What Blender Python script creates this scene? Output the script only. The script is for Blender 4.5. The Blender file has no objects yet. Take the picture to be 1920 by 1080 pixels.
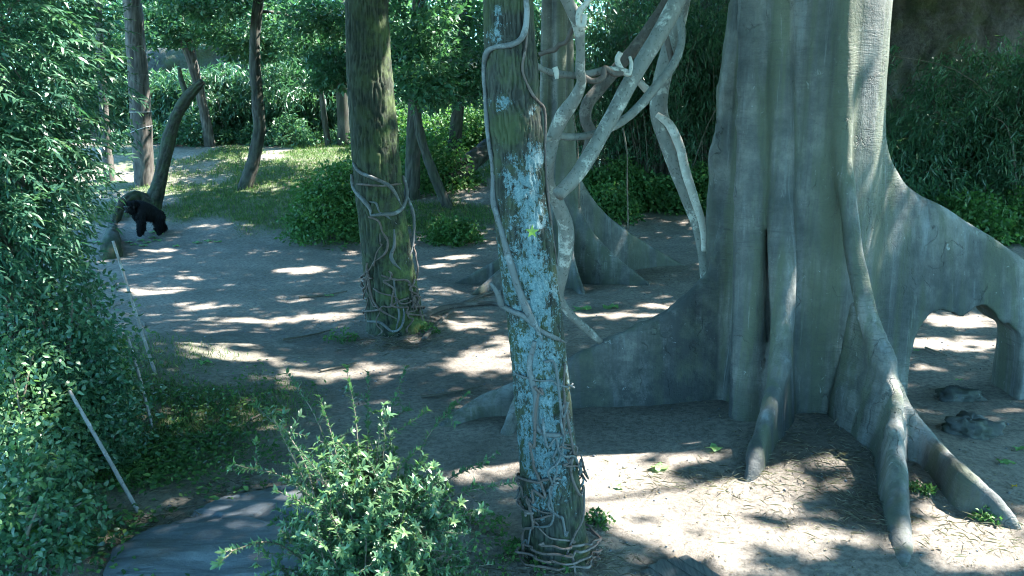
import bpy, math, random
import numpy as np
from mathutils import Vector, Matrix
random.seed(7)
RG = np.random.default_rng(11)
R_ = math.radians
SC = bpy.context.scene
COL = SC.collection

# ------------------------------------------------------------------ camera
PITCH = R_(12.0); HC = 4.0; F = 1663.0
cam = bpy.data.objects.new('camera', bpy.data.cameras.new('camera'))
COL.objects.link(cam)
cam.location = (0, 0, HC); cam.rotation_euler = (R_(90) - PITCH, 0, 0)
cam.data.sensor_width = 36; cam.data.lens = 36 * F / 1920
cam.data.clip_end = 500; cam.data.clip_start = 0.05
SC.camera = cam
# ------------------------------------------------------------------ world, sun
SUN_EL = R_(53); SUN_H = np.array([0.955, 0.297]); SUN_H /= np.linalg.norm(SUN_H)
SUND = np.array([SUN_H[0] * math.cos(SUN_EL), SUN_H[1] * math.cos(SUN_EL), math.sin(SUN_EL)])
world = bpy.data.worlds.new('World'); SC.world = world; world.use_nodes = True
wn = world.node_tree
bg = wn.nodes['Background']
sky = wn.nodes.new('ShaderNodeTexSky'); sky.sky_type = 'NISHITA'; sky.sun_disc = False
sky.sun_elevation = SUN_EL; sky.sun_rotation = math.atan2(SUN_H[0], SUN_H[1])
tint = wn.nodes.new('ShaderNodeMix'); tint.data_type = 'RGBA'; tint.blend_type = 'MULTIPLY'; tint.inputs[0].default_value = 1.0
tint.inputs[7].default_value = (0.51, 0.97, 1.10, 1)
wn.links.new(sky.outputs[0], tint.inputs[6]); wn.links.new(tint.outputs[2], bg.inputs[0]); bg.inputs[1].default_value = 0.15
sl = bpy.data.lights.new('sun', 'SUN'); sl.energy = 4.2; sl.angle = R_(0.7); sl.color = (1.0, 0.96, 0.90)
sun = bpy.data.objects.new('sun', sl); COL.objects.link(sun)
sun.rotation_euler = Vector(SUND).to_track_quat('Z', 'Y').to_euler()
sun.location = (20, 6, 30)
SC.view_settings.view_transform = 'Standard'; SC.view_settings.look = 'None'
SC.view_settings.exposure = 3.12; SC.view_settings.gamma = 1.0
SC.render.engine = 'CYCLES'
SC.cycles.use_denoising = True
SC.cycles.max_bounces = 7; SC.cycles.diffuse_bounces = 4; SC.cycles.glossy_bounces = 2
SC.cycles.transmission_bounces = 4; SC.cycles.caustics_reflective = False; SC.cycles.caustics_refractive = False
SC.cycles.sample_clamp_indirect = 6.0
SC.cycles.pixel_filter_type = 'BLACKMAN_HARRIS'; SC.cycles.filter_width = 1.05

# ------------------------------------------------------------------ maths helpers
FWD = np.array([0, math.cos(PITCH), -math.sin(PITCH)]); UP = np.array([0, math.sin(PITCH), math.cos(PITCH)])
CAM = np.array([0, 0, HC])
def ray(px, py):
    return np.array([1.0, 0, 0]) * (px - 960) / F + UP * (540 - py) / F + FWD
def P(px, py, Y):
    d = ray(px, py); return CAM + d * (Y / d[1])
def zc(p): return float(np.dot(np.asarray(p) - CAM, FWD))
def to_px(p):
    p = np.asarray(p, float) - CAM
    z = p @ FWD
    return 960 + F * p[..., 0] / z, 540 - F * (p @ UP) / z, z
def sm(a, b, x):
    t = np.clip((np.asarray(x, float) - a) / (b - a), 0, 1); return t * t * (3 - 2 * t)
PERM = RG.permutation(256); RND = RG.random(256)
def vn(p, seed=0):
    p = np.asarray(p, float); i = np.floor(p).astype(np.int64); f = p - i; f = f * f * (3 - 2 * f)
    out = 0.0
    for a in (0, 1):
        ha = PERM[(i[..., 0] + a + seed * 37) & 255]; wa = f[..., 0] if a else 1 - f[..., 0]
        for b in (0, 1):
            hb = PERM[(ha + i[..., 1] + b) & 255]; wb = f[..., 1] if b else 1 - f[..., 1]
            for c in (0, 1):
                hc = RND[PERM[(hb + i[..., 2] + c) & 255]]; wc = f[..., 2] if c else 1 - f[..., 2]
                out = out + hc * wa * wb * wc
    return out
def fbm(p, o=3, seed=0):
    s = 0; a = 0.5; p = np.asarray(p, float)
    for k in range(o): s = s + a * vn(p * 2 ** k, seed + k); a *= 0.5
    return s / (1 - 0.5 ** o)
def n2(x, y, f=1.0, o=3, seed=0):
    x, y = np.broadcast_arrays(np.asarray(x, float), np.asarray(y, float))
    return fbm(np.stack([x * f, y * f, np.full(x.shape, 0.37)], -1), o, seed)
def terrain(x, y):
    x = np.asarray(x, float); y = np.asarray(y, float)
    left = 1 - sm(-1.0, 7.0, x) * 0.75
    h = 2.25 * left * sm(23.0, 38.0, y)
    h = h + 0.35 * np.exp(-((x + 6.5) / 2.4) ** 2) * (1 - sm(12, 17, y))
    h = h + 0.22 * np.exp(-(((x - 3.7) / 1.7) ** 2 + ((y - 10.2) / 1.5) ** 2))      # soil heaped against the big tree
    h = h + 0.14 * np.exp(-(((x + 2.05) / 1.1) ** 2 + ((y - 15.4) / 1.1) ** 2))
    h = h + 0.10 * np.exp(-(((x - 0.4) / 0.7) ** 2 + ((y - 7.3) / 0.7) ** 2))
    h = h + 0.16 * (n2(x, y, 0.35, 2, 3) - 0.5) + 0.09 * (n2(x, y, 1.3, 3, 5) - 0.5)
    return h
TS = np.arange(3.0, 90, 0.03)
def A(px, py, h):
    d = ray(px, py); pts = CAM + TS[:, None] * d
    return pts[int(np.argmax(pts[:, 2] < terrain(pts[:, 0], pts[:, 1]) + h))]
def G(px, py, lift=0.0):
    d = ray(px, py); pts = CAM + TS[:, None] * d
    below = pts[:, 2] < terrain(pts[:, 0], pts[:, 1])
    k = int(np.argmax(below)) if below.any() else len(TS) - 1
    p = pts[k].copy(); p[2] = float(terrain(p[0], p[1])) + lift
    return p
def unit(v): v = np.asarray(v, float); return v / (np.linalg.norm(v, axis=-1, keepdims=True) + 1e-9)
def rnd_unit(n): return unit(RG.normal(size=(n, 3)))

# ------------------------------------------------------------------ object helpers
def mesh_np(name, v, f, mat=None, smooth=True, attrs=None, normals=None):
    v = np.ascontiguousarray(v, np.float32); f = np.ascontiguousarray(f, np.int32)
    me = bpy.data.meshes.new(name); n, k = f.shape
    me.vertices.add(len(v)); me.vertices.foreach_set('co', v.ravel())
    me.loops.add(n * k); me.loops.foreach_set('vertex_index', f.ravel())
    me.polygons.add(n); me.polygons.foreach_set('loop_start', np.arange(n, dtype=np.int32) * k)
    me.polygons.foreach_set('use_smooth', np.full(n, bool(smooth)))
    for an, av in (attrs or {}).items():
        a = me.attributes.new(an, 'FLOAT', 'POINT'); a.data.foreach_set('value', np.ascontiguousarray(av, np.float32))
    me.update(calc_edges=True)
    if normals is not None: me.normals_split_custom_set_from_vertices(np.asarray(normals, np.float32))
    if mat: me.materials.append(mat)
    return me
def link(name, me, parent=None, loc=(0, 0, 0)):
    o = bpy.data.objects.new(name, me); COL.objects.link(o); o.location = loc
    if parent is not None: o.parent = parent
    return o
def tag(o, label=None, cat=None, group=None, kind=None):
    if label: o['label'] = label
    if cat: o['category'] = cat
    if group: o['group'] = group
    if kind: o['kind'] = kind
    return o
def thing(name, label, cat, base, group=None):
    e = bpy.data.objects.new(name, None); COL.objects.link(e); e.location = [float(c) for c in base]
    e.empty_display_size = 0.2
    return tag(e, label, cat, group)
def part(name, parent, v, f, mat, **kw):           # v in world coordinates
    base = np.array(parent.location)
    q = parent
    while q.parent is not None: q = q.parent; base = base + np.array(q.location)
    return link(name, mesh_np(name, np.asarray(v) - base, f, mat, **kw), parent)
def solo(name, v, f, mat, label, cat, base=None, group=None, kind=None, **kw):
    v = np.asarray(v)
    if base is None: base = np.array([v[:, 0].mean(), v[:, 1].mean(), v[:, 2].min()])
    o = link(name, mesh_np(name, v - base, f, mat, **kw), None, [float(c) for c in base])
    return tag(o, label, cat, group, kind)

# ------------------------------------------------------------------ materials
class NT:
    def __init__(s, name):
        s.m = bpy.data.materials.new(name); s.m.use_nodes = True; s.t = s.m.node_tree
        s.b = s.t.nodes['Principled BSDF']; s.out = s.t.nodes['Material Output']
        s.co = s.t.nodes.new('ShaderNodeTexCoord').outputs['Object']
    def n(s, typ, **kw):
        x = s.t.nodes.new(typ)
        for k, v in kw.items(): setattr(x, k, v)
        return x
    def l(s, a, b): s.t.links.new(a, b)
    def map(s, scale):
        x = s.n('ShaderNodeMapping'); x.inputs['Scale'].default_value = scale; s.l(s.co, x.inputs[0]); return x.outputs[0]
    def noise(s, scale, detail=4, rough=0.55, vec=None, dist=0.0):
        x = s.n('ShaderNodeTexNoise'); x.inputs['Scale'].default_value = scale; x.inputs['Detail'].default_value = detail
        x.inputs['Roughness'].default_value = rough; x.inputs['Distortion'].default_value = dist
        s.l(vec if vec is not None else s.co, x.inputs['Vector']); return x.outputs[0]
    def attr(s, name):
        x = s.n('ShaderNodeAttribute'); x.attribute_name = name; return x.outputs['Fac']
    def ramp(s, fac, stops):
        x = s.n('ShaderNodeValToRGB'); e = x.color_ramp.elements
        while len(e) < len(stops): e.new(0.5)
        for i, (p, c) in enumerate(stops):
            e[i].position = p; e[i].color = (c, c, c, 1) if isinstance(c, (int, float)) else (*c, 1)
        s.l(fac, x.inputs[0]); return x.outputs[0]
    def mix(s, fac, a, b, mode='MIX'):
        x = s.n('ShaderNodeMix', data_type='RGBA', blend_type=mode)
        for sock, val in ((x.inputs[0], fac), (x.inputs[6], a), (x.inputs[7], b)):
            if isinstance(val, (int, float)): sock.default_value = val
            elif isinstance(val, tuple): sock.default_value = (*val, 1)
            else: s.l(val, sock)
        return x.outputs[2]
    def math(s, op, a, b=0.0, c=0.0):
        x = s.n('ShaderNodeMath', operation=op)
        for i, val in enumerate((a, b, c)):
            if isinstance(val, (int, float)): x.inputs[i].default_value = val
            else: s.l(val, x.inputs[i])
        return x.outputs[0]
    def bump(s, h, strength=0.4, dist=0.02, prev=None):
        x = s.n('ShaderNodeBump'); x.inputs['Strength'].default_value = strength; x.inputs['Distance'].default_value = dist
        s.l(h, x.inputs['Height'])
        if prev is not None: s.l(prev, x.inputs['Normal'])
        return x.outputs[0]
    def done(s, col, rough=0.8, nrm=None, spec=0.3):
        if isinstance(col, tuple): s.b.inputs['Base Color'].default_value = (*col, 1)
        else: s.l(col, s.b.inputs['Base Color'])
        if isinstance(rough, (int, float)): s.b.inputs['Roughness'].default_value = rough
        else: s.l(rough, s.b.inputs['Roughness'])
        s.b.inputs['Specular IOR Level'].default_value = spec
        if nrm is not None: s.l(nrm, s.b.inputs['Normal'])
        return s.m
def leaf_mat(name, c1, c2, c3, trans=0.32, rough=0.42, spec=0.45):
    s = NT(name); col = s.ramp(s.attr('v'), [(0, c1), (0.6, c2), (1, c3)])
    s.done(col, rough, None, spec)
    t = s.n('ShaderNodeBsdfTranslucent'); s.l(s.mix(1.0, col, (1.3, 1.6, 0.85), 'MULTIPLY'), t.inputs[0])
    mx = s.n('ShaderNodeMixShader'); mx.inputs[0].default_value = trans
    s.l(s.b.outputs[0], mx.inputs[1]); s.l(t.outputs[0], mx.inputs[2]); s.l(mx.outputs[0], s.out.inputs[0])
    return s.m
def bark_mat(name, dark, light, moss=None, moss_amt=0.5, fs=(18, 18, 3), lichen=False, bump=0.5):
    s = NT(name); a = s.noise(1.0, 6, 0.65, s.map(fs), 0.6)
    b = s.noise(1.6, 4, 0.6)
    col = s.mix(s.ramp(a, [(0.35, 0), (0.68, 1)]), dark, light)
    col = s.mix(s.ramp(b, [(0.35, 0.0), (0.75, 0.5)]), col, tuple(c * 0.55 for c in dark))
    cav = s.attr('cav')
    col = s.mix(s.math('MULTIPLY', cav, 0.85), col, tuple(c * 0.4 for c in dark))  # furrow shade put into the colour, so the ridges read deeper
    if moss:
        m = s.math('MULTIPLY', s.ramp(s.noise(3.2, 6, 0.7), [(0.44, 0), (0.62, 1)]), s.math('MULTIPLY', s.attr('moss'), moss_amt))
        col = s.mix(m, col, moss)
    h = a
    if lichen:
        ln = s.noise(13.0, 9, 0.85, s.map((1, 1, 0.75)), 0.4); fine = s.noise(40, 3, 0.6)
        k = s.math('ADD', s.math('MULTIPLY', s.attr('lichen'), 0.56), s.math('ADD', s.math('MULTIPLY', fine, 0.22), s.math('MULTIPLY_ADD', ln, 1.9, -0.45)))
        k = s.ramp(k, [(0.965, 0), (0.99, 1)])
        lc = s.ramp(s.noise(60, 3, 0.7), [(0.35, (0.072, 0.135, 0.148)), (0.65, (0.195, 0.265, 0.28))])
        col = s.mix(k, col, lc); h = s.math('ADD', a, s.math('MULTIPLY', k, 0.5))
    return s.done(col, 0.85, s.bump(h, bump, 0.015), 0.25)
MAT = {}
def mats():
    # soil
    s = NT('soil'); a = s.noise(0.9, 6, 0.6); b = s.noise(14, 6, 0.75); c = s.noise(70, 3, 0.7)
    col = s.ramp(a, [(0.3, (0.20, 0.174, 0.146)), (0.7, (0.345, 0.302, 0.256))])
    col = s.mix(s.ramp(b, [(0.36, 0.75), (0.58, 0)]), col, (0.085, 0.08, 0.072))
    col = s.mix(s.ramp(c, [(0.60, 0), (0.72, 0.55)]), col, (0.36, 0.33, 0.28))
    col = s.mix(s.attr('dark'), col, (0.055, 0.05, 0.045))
    g = s.math('MULTIPLY', s.attr('grass'), s.ramp(s.noise(2.5, 6, 0.75), [(0.34, 0.15), (0.6, 1)]))
    gc = s.ramp(b, [(0.3, (0.045, 0.085, 0.03)), (0.7, (0.10, 0.15, 0.05))])
    col = s.mix(g, col, gc)
    h = s.math('ADD', s.math('MULTIPLY', b, 1.0), s.math('MULTIPLY', c, 0.5))
    MAT['soil'] = s.done(col, 0.95, s.bump(h, 0.9, 0.045), 0.15)
    # grey smooth bark of the buttressed trees
    s = NT('grey_bark')
    wr = s.noise(1.0, 5, 0.6, s.map((3.0, 3.0, 30)), 1.4)              # fine horizontal wrinkles, only in places
    wm = s.ramp(s.noise(0.8, 3), [(0.42, 0), (0.62, 1)])
    st = s.noise(1.0, 4, 0.6, s.map((3.2, 3.2, 0.16)), 0.4)            # broad vertical stains
    s2 = s.noise(1.0, 6, 0.7, s.map((13, 13, 0.6)), 0.3)               # narrow runs
    pa = s.noise(1.1, 8, 0.68)
    col = s.ramp(pa, [(0.36, (0.046, 0.055, 0.055)), (0.5, (0.112, 0.117, 0.110)), (0.64, (0.225, 0.220, 0.198))])
    col = s.mix(s.ramp(st, [(0.46, 0), (0.58, 0.8)]), col, (0.085, 0.10, 0.06))
    col = s.mix(s.ramp(st, [(0.30, 0.7), (0.42, 0)]), col, (0.23, 0.25, 0.26))
    col = s.mix(s.ramp(s2, [(0.54, 0), (0.70, 0.6)]), col, (0.055, 0.06, 0.058))
    col = s.mix(s.ramp(s2, [(0.28, 0.55), (0.40, 0)]), col, (0.30, 0.31, 0.30))
    col = s.mix(s.math('MULTIPLY', wm, s.ramp(wr, [(0.34, 0.6), (0.47, 0)])), col, (0.06, 0.062, 0.06))
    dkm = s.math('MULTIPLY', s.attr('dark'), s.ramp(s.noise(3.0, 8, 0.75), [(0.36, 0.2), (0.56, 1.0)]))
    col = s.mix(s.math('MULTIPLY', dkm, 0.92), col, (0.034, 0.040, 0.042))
    wh = s.ramp(s.noise(1.0, 8, 0.8, s.map((9, 9, 7)), 0.6), [(0.62, 0), (0.66, 1)])
    wh = s.math('MULTIPLY', wh, s.ramp(s.noise(1.1, 3), [(0.44, 0.08), (0.6, 0.85)]))
    col = s.mix(wh, col, (0.36, 0.38, 0.37))
    gr = s.noise(34, 6, 0.8); col = s.mix(s.ramp(gr, [(0.36, 0.35), (0.48, 0.0)]), col, (0.05, 0.055, 0.055))
    ck = s.n('ShaderNodeTexVoronoi', feature='DISTANCE_TO_EDGE'); ck.inputs['Scale'].default_value = 1.0
    wv = s.n('ShaderNodeVectorMath', operation='ADD'); nz = s.n('ShaderNodeTexNoise'); nz.inputs['Scale'].default_value = 3.0; nz.inputs['Detail'].default_value = 5
    s.l(s.co, nz.inputs['Vector']); s.l(s.map((1.9, 1.9, .7)), wv.inputs[0]); s.l(nz.outputs['Color'], wv.inputs[1]); s.l(wv.outputs[0], ck.inputs['Vector'])
    ckm = s.math('MULTIPLY', s.ramp(ck.outputs['Distance'], [(0.0, 1), (0.014, 0)]), s.ramp(s.noise(1.3, 4), [(0.54, 0), (0.60, 1)])); col = s.mix(s.math('MULTIPLY', ckm, 0.6), col, (0.04, 0.042, 0.04))
    h = s.math('ADD', s.math('SUBTRACT', s.math('MULTIPLY', s.math('MULTIPLY', wr, wm), 0.9), s.math('MULTIPLY', ckm, 0.9)), s.math('ADD', s.math('MULTIPLY', s.noise(9, 8, 0.72), 1.1), s.math('MULTIPLY', s2, 0.6)))
    MAT['grey_bark'] = s.done(col, 0.7, s.bump(h, 0.65, 0.03), 0.35)
    MAT['lichen_bark'] = bark_mat('lichen_bark', (0.026, 0.030, 0.026), (0.088, 0.092, 0.074), (0.075, 0.11, 0.035), 0.7, lichen=True)
    MAT['moss_bark'] = bark_mat('moss_bark', (0.020, 0.027, 0.020), (0.078, 0.092, 0.062), (0.10, 0.145, 0.045), 0.95)
    MAT['dark_bark'] = bark_mat('dark_bark', (0.035, 0.034, 0.03), (0.11, 0.105, 0.09), (0.05, 0.08, 0.03), 0.4, (7, 7, 1.5))
    MAT['pale_bark'] = bark_mat('pale_bark', (0.06, 0.055, 0.049), (0.19, 0.172, 0.15), None, 0, (7, 7, 1.2))
    MAT['log_bark'] = bark_mat('log_bark', (0.025, 0.026, 0.022), (0.085, 0.08, 0.065), (0.05, 0.085, 0.03), 0.8, (6, 6, 6))
    # barkless liana wood: grey with worn pale faces
    def liana(name, d, l, w):
        s = NT(name); a = s.noise(1.0, 5, 0.6, s.map((16, 16, 5)), 0.8); b = s.noise(3.5, 5, 0.7)
        col = s.mix(a, d, l); col = s.mix(s.ramp(b, [(0.54, 0), (0.62, 0.8)]), col, w)
        col = s.mix(s.ramp(s.noise(30, 3), [(0.6, 0), (0.66, 0.6)]), col, tuple(c * 0.4 for c in d))
        return s.done(col, 0.7, s.bump(s.math('ADD', a, s.noise(30, 4)), 0.45, 0.012), 0.3)
    MAT['liana'] = liana('liana_wood', (0.085, 0.088, 0.08), (0.25, 0.25, 0.225), (0.48, 0.47, 0.42))
    MAT['liana_brown'] = liana('liana_brown', (0.05, 0.042, 0.036), (0.13, 0.11, 0.095), (0.17, 0.15, 0.13))
    MAT['liana_bare'] = liana('liana_bare', (0.34, 0.32, 0.28), (0.52, 0.50, 0.45), (0.64, 0.62, 0.56))
    MAT['vine_pale'] = liana('vine_pale', (0.07, 0.072, 0.07), (0.16, 0.168, 0.168), (0.24, 0.26, 0.265))
    MAT['vine_brown'] = liana('vine_brown', (0.07, 0.052, 0.045), (0.17, 0.13, 0.115), (0.20, 0.17, 0.155))
    MAT['stick'] = liana('stick_wood', (0.16, 0.15, 0.15), (0.33, 0.31, 0.31), (0.48, 0.46, 0.46))
    MAT['twig'] = liana('twig_wood', (0.07, 0.06, 0.045), (0.15, 0.13, 0.10), (0.2, 0.18, 0.14))
    # rock
    s = NT('slate_rock'); a = s.noise(1.0, 9, 0.68, s.map((1.0, 5.0, 3)), 1.0); b = s.noise(22, 6, 0.75)
    col = s.ramp(a, [(0.3, (0.07, 0.085, 0.10)), (0.55, (0.125, 0.145, 0.165)), (0.75, (0.19, 0.21, 0.225))])
    col = s.mix(s.ramp(b, [(0.5, 0), (0.7, 0.5)]), col, (0.24, 0.25, 0.25)); col = s.mix(s.ramp(s.noise(2.4, 6, 0.7), [(0.5, 0), (0.66, 0.7)]), col, (0.10, 0.095, 0.085))
    MAT['slate'] = s.done(col, 0.7, s.bump(s.math('ADD', a, s.math('MULTIPLY', b, 0.25)), 0.6, 0.04), 0.35)
    s = NT('mossy_wall_rock'); a = s.noise(0.7, 7, 0.65, None, 0.3); b = s.noise(6, 6, 0.7)
    col = s.ramp(b, [(0.3, (0.032, 0.034, 0.033)), (0.7, (0.10, 0.105, 0.10))])
    col = s.mix(s.ramp(a, [(0.42, 0), (0.6, 0.75)]), col, (0.055, 0.075, 0.03))
    MAT['wall_rock'] = s.done(col, 0.95, s.bump(s.math('ADD', a, b), 0.8, 0.12), 0.2)
    # leaves
    MAT['leaf_shrub'] = leaf_mat('shrub_leaf', (0.030, 0.080, 0.045), (0.055, 0.128, 0.065), (0.12, 0.20, 0.07), 0.28, 0.38, 0.5)
    MAT['leaf_bush'] = leaf_mat('bush_leaf', (0.040, 0.100, 0.055), (0.075, 0.155, 0.078), (0.14, 0.235, 0.09), 0.30, 0.36, 0.5)
    MAT['leaf_lance'] = leaf_mat('lance_leaf', (0.028, 0.088, 0.055), (0.050, 0.130, 0.078), (0.11, 0.20, 0.09), 0.30, 0.33, 0.55)
    MAT['leaf_bamboo'] = leaf_mat('bamboo_leaf', (0.028, 0.082, 0.048), (0.055, 0.135, 0.072), (0.12, 0.20, 0.11), 0.30, 0.30, 0.5)
    MAT['leaf_tree'] = leaf_mat('tree_leaf', (0.03, 0.085, 0.05), (0.055, 0.135, 0.075), (0.12, 0.21, 0.10), 0.36, 0.45, 0.35)
    MAT['leaf_low'] = leaf_mat('low_leaf', (0.035, 0.095, 0.03), (0.065, 0.15, 0.045), (0.13, 0.22, 0.06), 0.3, 0.5, 0.3)
    MAT['leaf_lime'] = leaf_mat('lime_leaf', (0.10, 0.21, 0.05), (0.16, 0.29, 0.07), (0.25, 0.36, 0.09), 0.4, 0.42, 0.4)
    MAT['leaf_salad'] = leaf_mat('salad_leaf', (0.10, 0.24, 0.08), (0.17, 0.34, 0.12), (0.30, 0.45, 0.20), 0.35, 0.4, 0.4)
    MAT['leaf_dry'] = leaf_mat('dry_leaf', (0.10, 0.08, 0.055), (0.22, 0.18, 0.12), (0.36, 0.31, 0.22), 0.15, 0.7, 0.2)
    MAT['leaf_yellow'] = leaf_mat('yellow_leaf', (0.55, 0.33, 0.03), (0.6, 0.38, 0.04), (0.6, 0.38, 0.04), 0.2, 0.5, 0.3)
    MAT['grass'] = leaf_mat('grass_blade', (0.045, 0.105, 0.03), (0.09, 0.17, 0.045), (0.20, 0.24, 0.09), 0.3, 0.5, 0.3)
    MAT['straw'] = leaf_mat('straw', (0.14, 0.13, 0.10), (0.24, 0.22, 0.175), (0.36, 0.34, 0.28), 0.15, 0.6, 0.3)
    s = NT('black_fur'); a = s.noise(1.0, 5, 0.7, s.map((30, 30, 12)))
    MAT['fur'] = s.done(s.ramp(a, [(0.3, (0.005, 0.005, 0.006)), (0.7, (0.014, 0.0145, 0.017))]), 0.85, s.bump(a, 0.8, 0.03), 0.12)
    s = NT('black_skin'); MAT['skin'] = s.done((0.028, 0.028, 0.031), 0.5, s.bump(s.noise(40, 3), 0.4, 0.01), 0.4)
    s = NT('strap_webbing'); MAT['strap'] = s.done((0.36, 0.37, 0.36), 0.6)
    s = NT('weathered_plank'); a = s.noise(1.0, 5, 0.7, s.map((30, 3, 30)))
    MAT['plank'] = s.done(s.ramp(a, [(0.3, (0.05, 0.055, 0.055)), (0.7, (0.15, 0.15, 0.14))]), 0.85, s.bump(a, 0.6, 0.01))
mats()

# ------------------------------------------------------------------ shape helpers
def catmull(pts, n):
    pts = np.asarray(pts, float)
    q = np.vstack([2 * pts[0] - pts[1], pts, 2 * pts[-1] - pts[-2]])
    m = len(pts) - 1; t = np.linspace(0, m, n); i = np.minimum(t.astype(int), m - 1); u = (t - i)[:, None]
    a, b, c, d = q[i], q[i + 1], q[i + 2], q[i + 3]
    return 0.5 * (2 * b + (c - a) * u + (2 * a - 5 * b + 4 * c - d) * u ** 2 + (3 * b - a - 3 * c + d) * u ** 3)
def tube(pts, rad, nseg=12, nring=40, disp=None, caps=True):
    """smooth tapered tube; returns verts, quads, cavity attribute. disp(pos, normal, centre) -> (offset, cavity)"""
    pts = np.asarray(pts, float); rad = np.asarray(rad, float)
    c = catmull(np.hstack([pts, rad[:, None]]), nring); r = np.maximum(c[:, 3], 0.002); c = c[:, :3]
    t = unit(np.gradient(c, axis=0))
    n = np.zeros_like(c); ref = np.array([0, -1.0, 0]) if abs(t[0, 1]) < 0.8 else np.array([1.0, 0, 0])
    for k in range(len(c)):
        v = (n[k - 1] if k else ref); v = v - t[k] * (v @ t[k]); n[k] = v / (np.linalg.norm(v) + 1e-9)
    b = np.cross(t, n); th = np.linspace(0, 2 * math.pi, nseg, endpoint=False)
    rd = n[:, None] * np.cos(th)[None, :, None] + b[:, None] * np.sin(th)[None, :, None]
    v = c[:, None] + rd * r[:, None, None]; cav = np.zeros(v.shape[:2])
    if disp:
        off, cav = disp(v, rd, c); v = v + rd * off[..., None]
    K = len(c); v = v.reshape(-1, 3); cav = cav.ravel()
    i = np.arange(K - 1)[:, None] * nseg; j = np.arange(nseg)[None]; j2 = (j + 1) % nseg
    f = np.stack([i + j, i + j2, i + nseg + j2, i + nseg + j], -1).reshape(-1, 4)
    if caps:
        e0 = len(v); v = np.vstack([v, c[:1], c[-1:]]); cav = np.append(cav, [0, 0])
        jj = np.arange(0, nseg, 2); a = []
        for q in jj:
            a.append([e0, (q + 2) % nseg, (q + 1) % nseg, q]); o = (K - 1) * nseg
            a.append([e0 + 1, o + q, o + (q + 1) % nseg, o + (q + 2) % nseg])
        f = np.vstack([f, a])
    return v, f, cav
def join(parts):
    vs, fs, o = [], [], 0
    for v, f in parts: vs.append(v); fs.append(np.asarray(f) + o); o += len(v)
    return np.vstack(vs), np.vstack(fs)
def bark_disp(freq, depth, stretch=0.16, lump=0.0, seed=0, nr=None):
    def d(v, rd, c):
        R = np.linalg.norm(v - c[:, None], axis=-1).mean(); k = nr or max(8, int(2 * math.pi * R * freq * 1.15))
        th = np.arctan2(rd[..., 1], rd[..., 0]) / (2 * math.pi)
        w = fbm(v * np.array([freq, freq, freq * .35]) * .22, 3, seed + 9) * 5.0 + fbm(v * np.array([freq, freq, freq * .3]), 2, seed + 3) * 1.5
        ph = k * th + w; tri = np.abs(2 * (ph - np.floor(ph)) - 1)
        brk = vn(v * np.array([freq * 1.2, freq * 1.2, freq * .55]), seed + 6)
        g = (1 - sm(0.10, 0.55, tri)) * sm(.22, .5, brk) + .55 * (1 - sm(.2, .34, brk))
        off = -depth * np.clip(g, 0, 1) + lump * (fbm(v * 1.7, 3, seed + 2) - 0.5) * 2 + depth * .4 * (vn(v * freq * 2.5, seed) - .5)
        return off, np.clip(g, 0, 1)
    return d
KITE = (np.array([[0, 0, 0], [.42, -.5, .05], [1, 0, -.08], [.42, .5, .05]]), np.array([[0, 1, 2], [0, 2, 3]]))
OVAL = (np.array([[0, 0, 0], [.28, -.40, .05], [.65, -.42, .03], [1, 0, -.16], [.65, .42, .03], [.28, .40, .05], [.28, 0, 0], [.65, 0, -.04]]),
        np.array([[0, 1, 6], [0, 6, 5], [6, 1, 2], [6, 2, 7], [6, 7, 4], [6, 4, 5], [7, 2, 3], [7, 3, 4]]))
LANCE = (np.array([[0, 0, 0], [.2, -.5, .03], [.6, -.38, .0], [1, 0, -.2], [.6, .38, .0], [.2, .5, .03]]),
         np.array([[0, 1, 5], [1, 2, 5], [2, 4, 5], [2, 3, 4]]))
def leaves(p, d, nrm, L, W, V, tpl=KITE):
    tv, tf = tpl; n = len(p); d = unit(d); s = unit(np.cross(d, nrm)); nn = np.cross(s, d)
    L = np.broadcast_to(L, n); W = np.broadcast_to(W, n)
    v = (p[:, None] + d[:, None] * (L[:, None] * tv[None, :, 0])[..., None] + s[:, None] * (W[:, None] * tv[None, :, 1])[..., None]
         + nn[:, None] * (L[:, None] * tv[None, :, 2])[..., None])
    f = (np.arange(n)[:, None, None] * len(tv) + tf[None]).reshape(-1, 3)
    return v.reshape(-1, 3), f, np.repeat(V, len(tv))
def leaf_part(name, parent, p, d, nrm, L, W, V, mat, tpl=KITE, kind='stuff'):
    v, f, a = leaves(p, d, nrm, L, W, V, tpl)
    o = part(name, parent, v, f, mat, attrs={'v': a}, smooth=True)
    if kind: o['kind'] = kind
    return o
UNIT_LEAF = {}
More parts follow.
